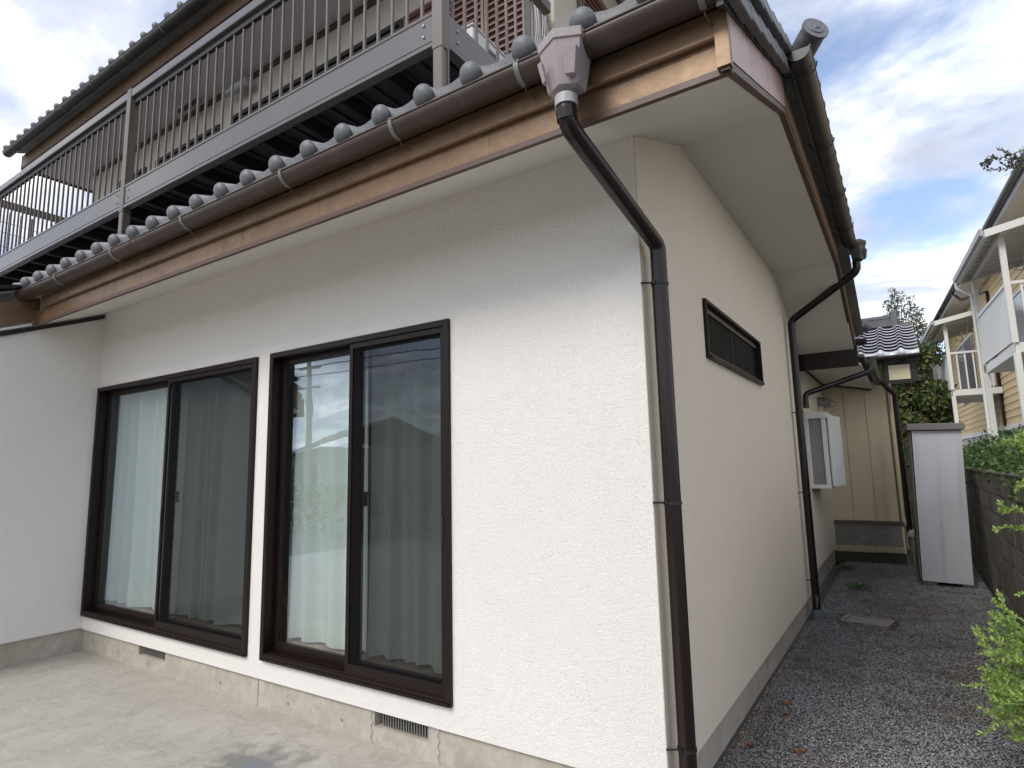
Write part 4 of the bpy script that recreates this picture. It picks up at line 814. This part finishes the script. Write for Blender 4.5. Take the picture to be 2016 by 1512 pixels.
for (x, y), lb in zip(((.17, 1.75), (.19, 1.57), (.10, 1.03), (.33, 1.08)), DL):
    b = MB(); n = 8
    top = [(-.05 + .1 * i / n, .024 * math.sin(PI * i / n), .010 * math.sin(i * 1.3) + .012) for i in range(n + 1)]; bot = [(p[0], -p[1], p[2] + .004 * math.sin(i)) for i, p in enumerate(top)]; mid = [(p[0], 0, p[2] - .006) for p in top]
    b.add(top + mid + bot, [(i, i + 1, n + 2 + i, n + 1 + i) for i in range(n)] + [(n + 1 + i, n + 2 + i, 2 * n + 3 + i, 2 * n + 2 + i) for i in range(n)], True)
    o = b.build('fallen_leaf', M_dry, loc=(x, y, .018), rot=(.1, .1, random.uniform(0, 3))); o.scale = (.8, .8, .8); tag(o, lb, 'leaf', 'fallen leaves on the gravel')

# ================================================================ VEGETATION
def leafcloud(P, Nn, size, asp=.5, fold=.25, tipb=None):
    """diamond leaves of two quads->4 tris; P centers (n,3), Nn directions (n,3)"""
    n = len(P); d = Nn / np.linalg.norm(Nn, axis=1, keepdims=True); r = rng.normal(size=(n, 3)); s_ = np.cross(d, r); s_ /= np.linalg.norm(s_, axis=1, keepdims=True); u = np.cross(s_, d)
    L_ = (size * rng.uniform(.65, 1.25, n))[:, None]
    base = P; tip = P + d * L_ - u * L_ * .12; c = P + d * L_ * .5 - u * L_ * fold * .2
    l1 = P + d * L_ * .32 + s_ * L_ * asp * .46 + u * L_ * fold * .2; l2 = P + d * L_ * .68 + s_ * L_ * asp * .42 + u * L_ * fold * .15
    r1 = P + d * L_ * .32 - s_ * L_ * asp * .46 + u * L_ * fold * .2; r2 = P + d * L_ * .68 - s_ * L_ * asp * .42 + u * L_ * fold * .15
    V = np.stack([base, l1, l2, tip, r2, r1, c], 1).reshape(-1, 3)
    f = np.array([(0, 1, 6), (1, 2, 6), (2, 3, 6), (3, 4, 6), (4, 5, 6), (5, 0, 6)]); F = (f[None] + (np.arange(n) * 7)[:, None, None]).reshape(-1)
    return V, F
def leafobj(name, P, D, size, m, parent=None, asp=.5, loc=None, fold=.25):
    V, F = leafcloud(np.array(P, float), np.array(D, float), size, asp, fold)
    me = bpy.data.meshes.new(name); me.vertices.add(len(V)); me.vertices.foreach_set('co', V.ravel()); me.loops.add(len(F)); me.loops.foreach_set('vertex_index', F)
    nf = len(F) // 3; me.polygons.add(nf); me.polygons.foreach_set('loop_start', np.arange(nf) * 3); me.update(calc_edges=True); me.materials.append(m)
    return inst(name, me, parent, loc=loc)

# shrub at the right edge, sprays reaching into the picture
def spray(start, d, length, rad, P, D, tw, r, sub=True, leaf=.02):
    pts = [Vector(start)]; dd = Vector(d).normalized(); n = 8
    for i in range(n):
        dd = (dd + Vector((r.gauss(0, .09), r.gauss(0, .09), r.gauss(0.03, .07)))).normalized(); pts.append(pts[-1] + dd * length / n)
    tw.tube(pts, [rad * (1 - .75 * i / n) for i in range(n + 1)], 5, caps=False)
    for i in range(1, n + 1):
        dirv = (pts[i] - pts[i - 1]).normalized(); k = max(1, int(length / n / .011))
        for j in range(k):
            p = pts[i - 1].lerp(pts[i], j / k)
            o = dirv.orthogonal(); o = (Matrix.Rotation(r.uniform(0, 6.28), 3, dirv) @ o).normalized()
            for sg in (1, -1): P.append(p); D.append(o * sg * .9 + dirv * .6 + Vector((0, 0, .2)))
        if sub and i > 1 and r.random() < .75:
            o = (Matrix.Rotation(r.uniform(0, 6.28), 3, dirv) @ dirv.orthogonal()).normalized()
            spray(pts[i], dirv * .8 + o * .9 + Vector((0, 0, .15)), length * r.uniform(.25, .45), rad * .5, P, D, tw, r, False)
    P.append(pts[-1]); D.append(dd)
def shrub(name, label, root, sprays, seed, m=M_leafb, leaf=.019):
    t = thing(name, label, 'shrub', root); r = random.Random(seed); tw = MB(); P = []; D = []
    for (s_, d, L_, nn) in sprays:
        for k in range(nn):
            ss = Vector(s_) + Vector((r.gauss(0, .04), r.gauss(0, .05), r.gauss(0, .05))) if nn > 1 else Vector(s_)
            spray(ss - Vector(root), Vector(d) + Vector((r.gauss(0, .18), r.gauss(0, .2), r.gauss(0, .2))) * (1 if nn > 1 else .2), L_ * r.uniform(.8, 1.15), .0045, P, D, tw, r)
    st_ = MB()
    for (s_, d, L_, nn) in sprays[:6]:
        a_ = Vector((0, 0, 0)); b2 = Vector(s_) - Vector(root); st_.tube([a_, a_.lerp(b2, .5) + Vector((.04, .02, .05)), b2], [.014, .010, .006], 7)
    st_.build('stem', M_bark, t); tag(tw.build('twigs', M_twig, t), None, None, kind='stuff'); leafobj('foliage', P, D, leaf, m, t, asp=.55)
    return t
# lower bush
shrub('leafy_shrub', 'bright green small-leaved bush poking in low at the right edge above the gravel', (1.42, 1.05, 0.0), [
    ((1.40, .95, .80), (-1, .05, .30), .20, 1), ((1.45, 1.0, .70), (-1, -.2, .15), .19, 6), ((1.43, 1.0, .60), (-1, -.1, .1), .22, 9), ((1.44, 1.05, .48), (-1, 0, -.05), .23, 11), ((1.46, 1.1, .38), (-1, 0, -.2), .21, 9), ((1.52, 1.1, .62), (-.6, .5, .2), .20, 5),
    ((1.50, 1.1, 1.18), (-1, .1, .1), .16, 1), ((1.46, 1.0, 1.55), (-.9, .1, .3), .13, 2), ((1.47, 1.0, 1.42), (-.9, .1, .0), .12, 2), ((1.50, .95, 1.02), (-1, .1, .2), .14, 2)], 3)
shrub('overhanging_branch', 'tall thin shrub whose upper twigs stand dark against the sky at the right edge', (1.62, 1.35, 0.0), [
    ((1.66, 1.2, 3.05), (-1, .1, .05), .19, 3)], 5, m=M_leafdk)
# hedge behind the wall
def blob(n, cx_, cy_, cz_, rx, ry, rz, shell=.55):
    d = rng.normal(size=(n, 3)); d /= np.linalg.norm(d, axis=1, keepdims=True); r = shell + (1 - shell) * rng.uniform(0, 1, (n, 1)) ** .6
    return np.array([cx_, cy_, cz_]) + d * r * np.array([rx, ry, rz]), d
def hedge(name, label, cells, n, leafs, m=M_leafh, loc=(0, 0, 0)):
    t = thing(name, label, 'hedge', loc); P = []; D = []
    for c in cells:
        p, d = blob(n, *c); P.append(p); D.append(d + rng.normal(size=d.shape) * .6 + np.array([0, 0, .3]))
    P = np.concatenate(P) - np.array(loc); D = np.concatenate(D); leafobj('foliage', P, D, leafs, m, t, asp=.6)
    st_ = MB()
    for c in cells: b = Vector(c[:3]) - Vector(loc); st_.tube([(b.x, b.y, -loc[2]), b], [.03, .012], 6)
    st_.build('stems', M_bark, t); return t
hc = []
for i in range(22):
    y = 2.4 + i * .42; hc.append((2.05 + .12 * math.sin(i * 1.9), y, 1.44 + .10 * math.sin(i * 2.3), .40, .34, .34 + .07 * math.sin(i * 3.1)))
    hc.append((2.45, y + .2, 1.30 + .1 * math.sin(i * 1.3), .45, .36, .40))
hedge('hedge', 'dark green clipped hedge rising behind the block wall', hc, 620, .042, loc=(2.1, 6, 0))
hedge('hedge', 'light green low hedge glimpsed between the annex and the shed', [(1.0 + .4 * i, 12.2, 1.35 + .1 * math.sin(i), .45, .5, .55) for i in range(5)], 700, .06, loc=(1.4, 12.2, 0))
def tree(name, label, root, height, crown, n, leafs, m, trunk_r=.12, cat='tree'):
    t = thing(name, label, cat, root); tr = MB(); top = Vector((0, 0, height * .9)); k = 7
    tr.tube([(math.sin(i * 1.3) * .05 * i / k, math.cos(i) * .05 * i / k, height * .9 * i / k) for i in range(k + 1)], [trunk_r * (1 - .85 * i / k) for i in range(k + 1)], 8)
    P = []; D = []
    for c in crown:
        c0 = Vector(c[:3]); a_ = Vector((0, 0, max(.3, c0.z * .72))); tr.tube([a_, a_.lerp(c0, .6) + Vector((0, 0, .05)), c0], [trunk_r * .35, trunk_r * .2, .01], 5)
        p, d = blob(int(n * c[3] * c[5] / 1.0) + 40, *c, shell=.35); P.append(p); D.append(d + rng.normal(size=d.shape) * .7 + np.array([0, 0, -.2]))
    tr.build('trunk', M_bark, t); leafobj('crown', np.concatenate(P), np.concatenate(D), leafs, m, t, asp=.5); return t
rr = random.Random(4)
cr = [(rr.uniform(-1.0, .85), rr.uniform(-.9, .9), rr.uniform(1.2, 5.3), .42 + .25 * rr.random(), .5, .30 + .22 * rr.random()) for _ in range(70)]
cr = [c for c in cr if abs(c[0]) < 1.15 - .16 * (c[2] - 1.2)]
tree('broadleaf_tree', 'dense dark green broadleaf tree between the annex and the apartment block', (1.15, 21.5, 0), 5.4, cr, 1500, .17, M_leaft, .16)
cr = [(rr.uniform(-1.2, 1.6), rr.uniform(-.8, .8), rr.uniform(1.2, 6.4), .6, .6, .5) for _ in range(44)]
tree('broadleaf_tree', 'olive brown leafed tree growing behind the far apartment balcony', (2.3, 33, 0), 6.8, cr, 420, .28, M_leaft, .14)
def airy(root, h, spires, label):
    c = []
    for sx, sz in spires:
        for i in range(13):
            z = sz * (.62 + .38 * i / 12); w_ = .42 * (1 - i / 13) + .10; c.append((sx + rr.gauss(0, .14), rr.gauss(0, .1), z, w_, w_, .28))
    tree('airy_tree', label, root, h, c, 420, .12, M_leaff, .08)
airy((.30, 30, 0), 7.2, [(0, 8.0), (-.5, 7.5), (.5, 7.4), (-.9, 6.9)], 'sparse pinkish-green treetop, leftmost above the annex ridge')
airy((1.25, 30, 0), 8.6, [(0, 9.4), (.35, 9.1), (-.42, 8.8), (.7, 8.3), (-.1, 8.0)], 'tallest sparse pinkish-green treetop above the annex roof')
airy((2.15, 30, 0), 6.8, [(0, 7.7), (-.5, 7.2), (.4, 7.0), (.9, 6.6)], 'sparse treetop, lowest and rightmost, above the tile roof edge')
# weeds
for (x, y), lb in zip(((.10, 7.35), (.34, 5.9)), ('fern-like weed growing at the foot of the recessed wall', 'small weed sprouting in the middle of the gravel')):
    P = []; D = []
    for i in range(160): a_ = random.uniform(0, 6.28); r_ = random.uniform(0, .16); P.append((r_ * math.cos(a_), r_ * math.sin(a_) * 1.3, .01 + .05 * random.random())); D.append((math.cos(a_), math.sin(a_), .5))
    t_ = thing('weed', lb, 'weed', (x, y, .01)); t_.scale = (.7, .8, 1.2); leafobj('foliage', P, D, .045, M_weed, t_, asp=.3); MB().tube([(0, 0, 0), (.01, 0, .04)], .004, 5).build('stem', M_twig, t_)

# ================================================================ APARTMENT BLOCK
ap = thing('apartment_block', 'cream yellow sided apartment block with white steel posts to the right', 'apartment building', (0, 0, 0), .06)
for i in range(22):
    z = 2.52 + i * .20; MB().prism([(4.75, z), (4.75, z + .196), (4.765, z + .196), (4.735, z)][::-1], 8.0, 30.6, 1).build('siding_board', M_siding, ap)
MB().box(4.77, 10, 8, 30.6, 2.4, 7.0).build('wall', M_siding, ap); MB().box(4.72, 4.80, 8, 30.6, 2.38, 2.515).build('base_trim', M_apwhite, ap); MB().box(4.76, 9.9, 8.1, 30.5, 0, 2.38).build('base_wall', M_farwall, ap)
MB().box(4.10, 4.75, 8, 31.2, 6.985, 7.02).build('eave_soffit', M_cream, ap); MB().box(4.08, 4.12, 8, 31.3, 6.93, 7.12).build('fascia', M_shed, ap)
gutter('rain_gutter', M_gutter2, 8, 31.4, .085, ap, axis=1, c=(4.02, 7.10))
MB().prism([(4.0, 7.15), (7.4, 8.3), (10.8, 7.15), (10.8, 7.2), (7.4, 8.4), (4.0, 7.22)], 8, 31.4, 1).build('roof', M_farroof, ap)
for u_, zt in ((20.0, 6.5),):
    MB().tube([(4.05, u_ + 1.4, 7.0), (4.2, u_ + 1.1, 6.7), (4.70, u_, 6.62), (4.70, u_, 6.4), (4.70, u_, 2.5)], .045, 10).build('downpipe', M_pipe, ap)
def apwin(u0, u1, z0_, z1_, m):
    f_ = MB().box(4.70, 4.735, u0, u1, z1_ - .06, z1_).box(4.70, 4.735, u0, u0 + .06, z0_, z1_ - .06).box(4.70, 4.735, u1 - .06, u1, z0_, z1_ - .06).box(4.70, 4.735, (u0 + u1) / 2 - .04, (u0 + u1) / 2 + .04, z0_, z1_ - .06).build('window', M_apwhite, ap)
    MB().box(4.722, 4.728, u0 + .06, (u0 + u1) / 2 - .04, z0_, z1_ - .06).build('pane', m, f_); MB().box(4.722, 4.728, (u0 + u1) / 2 + .04, u1 - .06, z0_, z1_ - .06).build('pane', M_apglass, f_)
apwin(23.6, 27.4, 3.7, 5.98, M_purple); apwin(13.6, 17.2, 3.7, 5.75, M_purple); apwin(25.2, 26.2, .9, 1.9, M_apglass)
MB().box(4.50, 4.73, 20.6, 21.6, 3.80, 4.22).build('meter_box', M_white, ap); MB().box(4.55, 4.73, 20.9, 21.5, 3.45, 3.78).build('vent_cover', M_siding, ap)
def bay(u0, u1, lab, dense):
    B = MB(); x0_ = 3.53; sl = B.box(x0_, 4.73, u0, u1, 3.47, 3.66).build('balcony_floor', M_apwhite, ap, bevel=.01); sl['label'] = lab
    for (x, u_) in ((x0_, u0), (x0_, u1)):
        MB().box(x - .05, x + .05, u_ - .05, u_ + .05, 0, 3.468).build('lower_post', M_apwhite, ap); MB().box(x - .045, x + .045, u_ - .045, u_ + .045, 3.661, 5.86).build('upper_post', M_apwhite, ap)
    MB().box(x0_ - .03, x0_ + .03, u0, u1, 4.76, 4.82).build('top_rail', M_apwhite, sl); MB().box(x0_ - .015, x0_ + .015, u0, u1, 3.70, 3.74).build('bottom_rail', M_apwhite, sl)
    MB().box(x0_, 4.73, u0 - .03, u0 + .03, 4.76, 4.82).build('end_rail', M_apwhite, sl)
    n = int((u1 - u0) / .105); bm = None
    for i in range(1, n):
        u_ = u0 + (u1 - u0) * i / n
        if bm is None: o = MB().box(-.012, .012, -.036, .036, 0, 1.03).build('bar', M_apwhite, sl); bm = o.data; o.location = (x0_, u_, 3.74)
        else: inst('bar', bm, sl, loc=(x0_, u_, 3.74))
    if not dense: MB().box(x0_ + .016, x0_ + .022, u0 + .05, u1 - .05, 3.72, 4.77).build('privacy_sheet', M_apwhite, sl)
    else: MB().box(x0_ + .05, x0_ + .056, u0 + .05, u1 - .05, 3.72, 4.77).build('privacy_sheet', M_collar, sl)
    e = None
    for i in range(1, 6):
        xx = x0_ + 1.2 * i / 6
        if e is None: o = MB().box(-.018, .018, -.012, .012, 0, 1.1).build('end_bar', M_apwhite, sl); e = o.data; o.location = (xx, u0, 3.66)
        else: inst('end_bar', e, sl, loc=(xx, u0, 3.66))
    # canopy with beams and corrugated sheets
    c0, c1 = u0 - .30, u1 + .30; xr = x0_ - .28
    cn = MB().prism([(xr, 5.66), (xr, 5.80), (4.72, 6.10), (4.72, 5.96)], c0, c0 + .06, 1).prism([(xr, 5.66), (xr, 5.80), (4.72, 6.10), (4.72, 5.96)], c1 - .06, c1, 1).box(xr - .02, xr + .05, c0 + .06, c1 - .06, 5.66, 5.80).build('canopy', M_apwhite, ap)
    MB().prism([(xr - .08, 5.71), (xr - .08, 5.83), (xr - .022, 5.83), (xr - .022, 5.68)], c0, c1, 1).build('canopy_gutter', M_collar, cn)
    k = 5
    for i in range(k):
        ua = c0 + .06 + (c1 - c0 - .12) * i / k; ub = c0 + .06 + (c1 - c0 - .12) * (i + 1) / k
        MB().prism([(xr + .05, 5.775), (4.70, 6.075), (4.70, 6.09), (xr + .05, 5.79)], ua + .008, ub - .008, 1).build('canopy_sheet', M_usoffit, cn)
        MB().prism([(xr + .05, 5.70), (4.70, 5.99), (4.70, 6.07), (xr + .05, 5.77)], ub - .02, ub + .02, 1).build('canopy_rib', M_apwhite, cn)
    MB().box(x0_ - .04, x0_ + .04, c0 + .06, c1 - .06, 5.70, 5.78).build('canopy_beam', M_apwhite, cn)
    for u_ in (u0 + .5, u0 + 1.6):
        MB().tube([(4.2, u_, 5.95), (4.15, u_, 5.45), (4.1, u_, 5.40), (4.0, u_, 5.42), (3.98, u_, 5.50)], .016, 8).build('laundry_hook', M_apwhite, cn)
    MB().tube([(xr - .05, u1 + .1, 5.68), (xr - .05, u1 + .1, 5.55), (3.45, u1 + .06, 5.35), (3.45, u1 + .06, 0.3)], .035, 10).build('white_downpipe', M_apwhite, ap)
bay(11.35, 14.35, 'nearer balcony with close upright slats', True); bay(19.8, 22.9, 'far balcony with solid side panel', False)

# ================================================================ WHAT THE GLASS MIRRORS (across the yard)
hl = MB(); n = 60
ridge = [(-220 + i * 7, -120 - 15 * math.sin(i * .21), 3 + 6 * abs(math.sin(i * .11 + .6)) + 1.6 * math.sin(i * .5) + .6 * math.sin(i * 1.7)) for i in range(n)]
hl.add([(p[0], p[1] + 50, -1) for p in ridge] + [(p[0], p[1], max(3, p[2])) for p in ridge] + [(p[0], p[1] - 60, -1) for p in ridge], [(i, i + 1, n + i + 1, n + i) for i in range(n - 1)] + [(n + i, n + i + 1, 2 * n + i + 1, 2 * n + i) for i in range(n - 1)], True)
ho = hl.build('hills', M_hill); tag(ho, None, None, kind='structure')
MB().box(-9.9, -5.9, -1.65, -1.55, 0.0, 2.5).build('wing_front_wall', M_stucco, house)
MB().box(-9.9, -5.42, -2.16, -2.12, 2.27, 2.5).build('wing_eave_fascia', M_bronze, house)
def farhouse(x, y, w_, d_, h_, rz, label):
    t = thing('neighbour_house', label, 'house', (x, y, 0), rz); MB().box(-w_ / 2, w_ / 2, -d_ / 2, d_ / 2, 0, h_).build('wall', M_farwall, t)
    MB().prism([(-d_ / 2 - .6, h_ - .1), (0, h_ + d_ * .22), (d_ / 2 + .6, h_ - .1), (0, h_ + d_ * .22 - .2)], -w_ / 2 - .5, w_ / 2 + .5, 0).build('roof', M_farroof, t)
    for i in range(3):
        f_ = MB().box(-w_ / 3 + i * w_ / 3 - .8, -w_ / 3 + i * w_ / 3 + .8, d_ / 2 + .005, d_ / 2 + .05, .9, 2.1).build('window', M_frame, t)
farhouse(-30, -26, 13, 8, 3.0, .5, 'low grey roofed house across the yard, mirrored in the right window')
farhouse(-46, -17, 12, 8, 3.0, .6, 'dark roofed house far left across the yard, mirrored in the glass')
farhouse(-12, -24, 12, 8, 2.9, .1, 'low house straight across the yard, mirrored in the right pane')
up = thing('utility_pole', 'concrete utility pole with crossarms and wires mirrored in the right window', 'utility pole', (-26.2, -18.5, 0))
for zz in (7.0, 7.5, 8.0): MB().tube([(-22 + i * 4, -.1 * i * 0, zz - .25 * math.sin(PI * ((i * 4) % 22) / 22.001)) for i in range(13)], .03, 5).build('wire', M_dark, up)
MB().tube([(0, 0, 0), (0, 0, 8.2)], [.20, .13], 12).build('pole', M_conc, up)
for z in (7.9, 7.3, 6.2): MB().box(-.9, .9, -.05, .05, z, z + .1).build('crossarm', M_steel, up)
cf = thing('mesh_fence', 'green mesh fence across the yard, mirrored low in the windows', 'fence', (-14, -7, 0), .0)
for i in range(14): MB().box(i * 1.6 - 11, i * 1.6 - 10.95, -.025, .025, 0, 1.25).build('post', M_greennet, cf)
MB().box(-11, 10, -.02, .02, 1.21, 1.25).box(-11, 10, -.02, .02, .15, .19).build('rail', M_greennet, cf)
hedge('hedge', 'dark hedge across the yard behind the green fence, mirrored in the glass', [(-26 + 1.1 * i, -8.6, .6, .8, .6, .62) for i in range(26)], 260, .14, loc=(-14, -8.6, 0))
print('objects', len(bpy.data.objects))
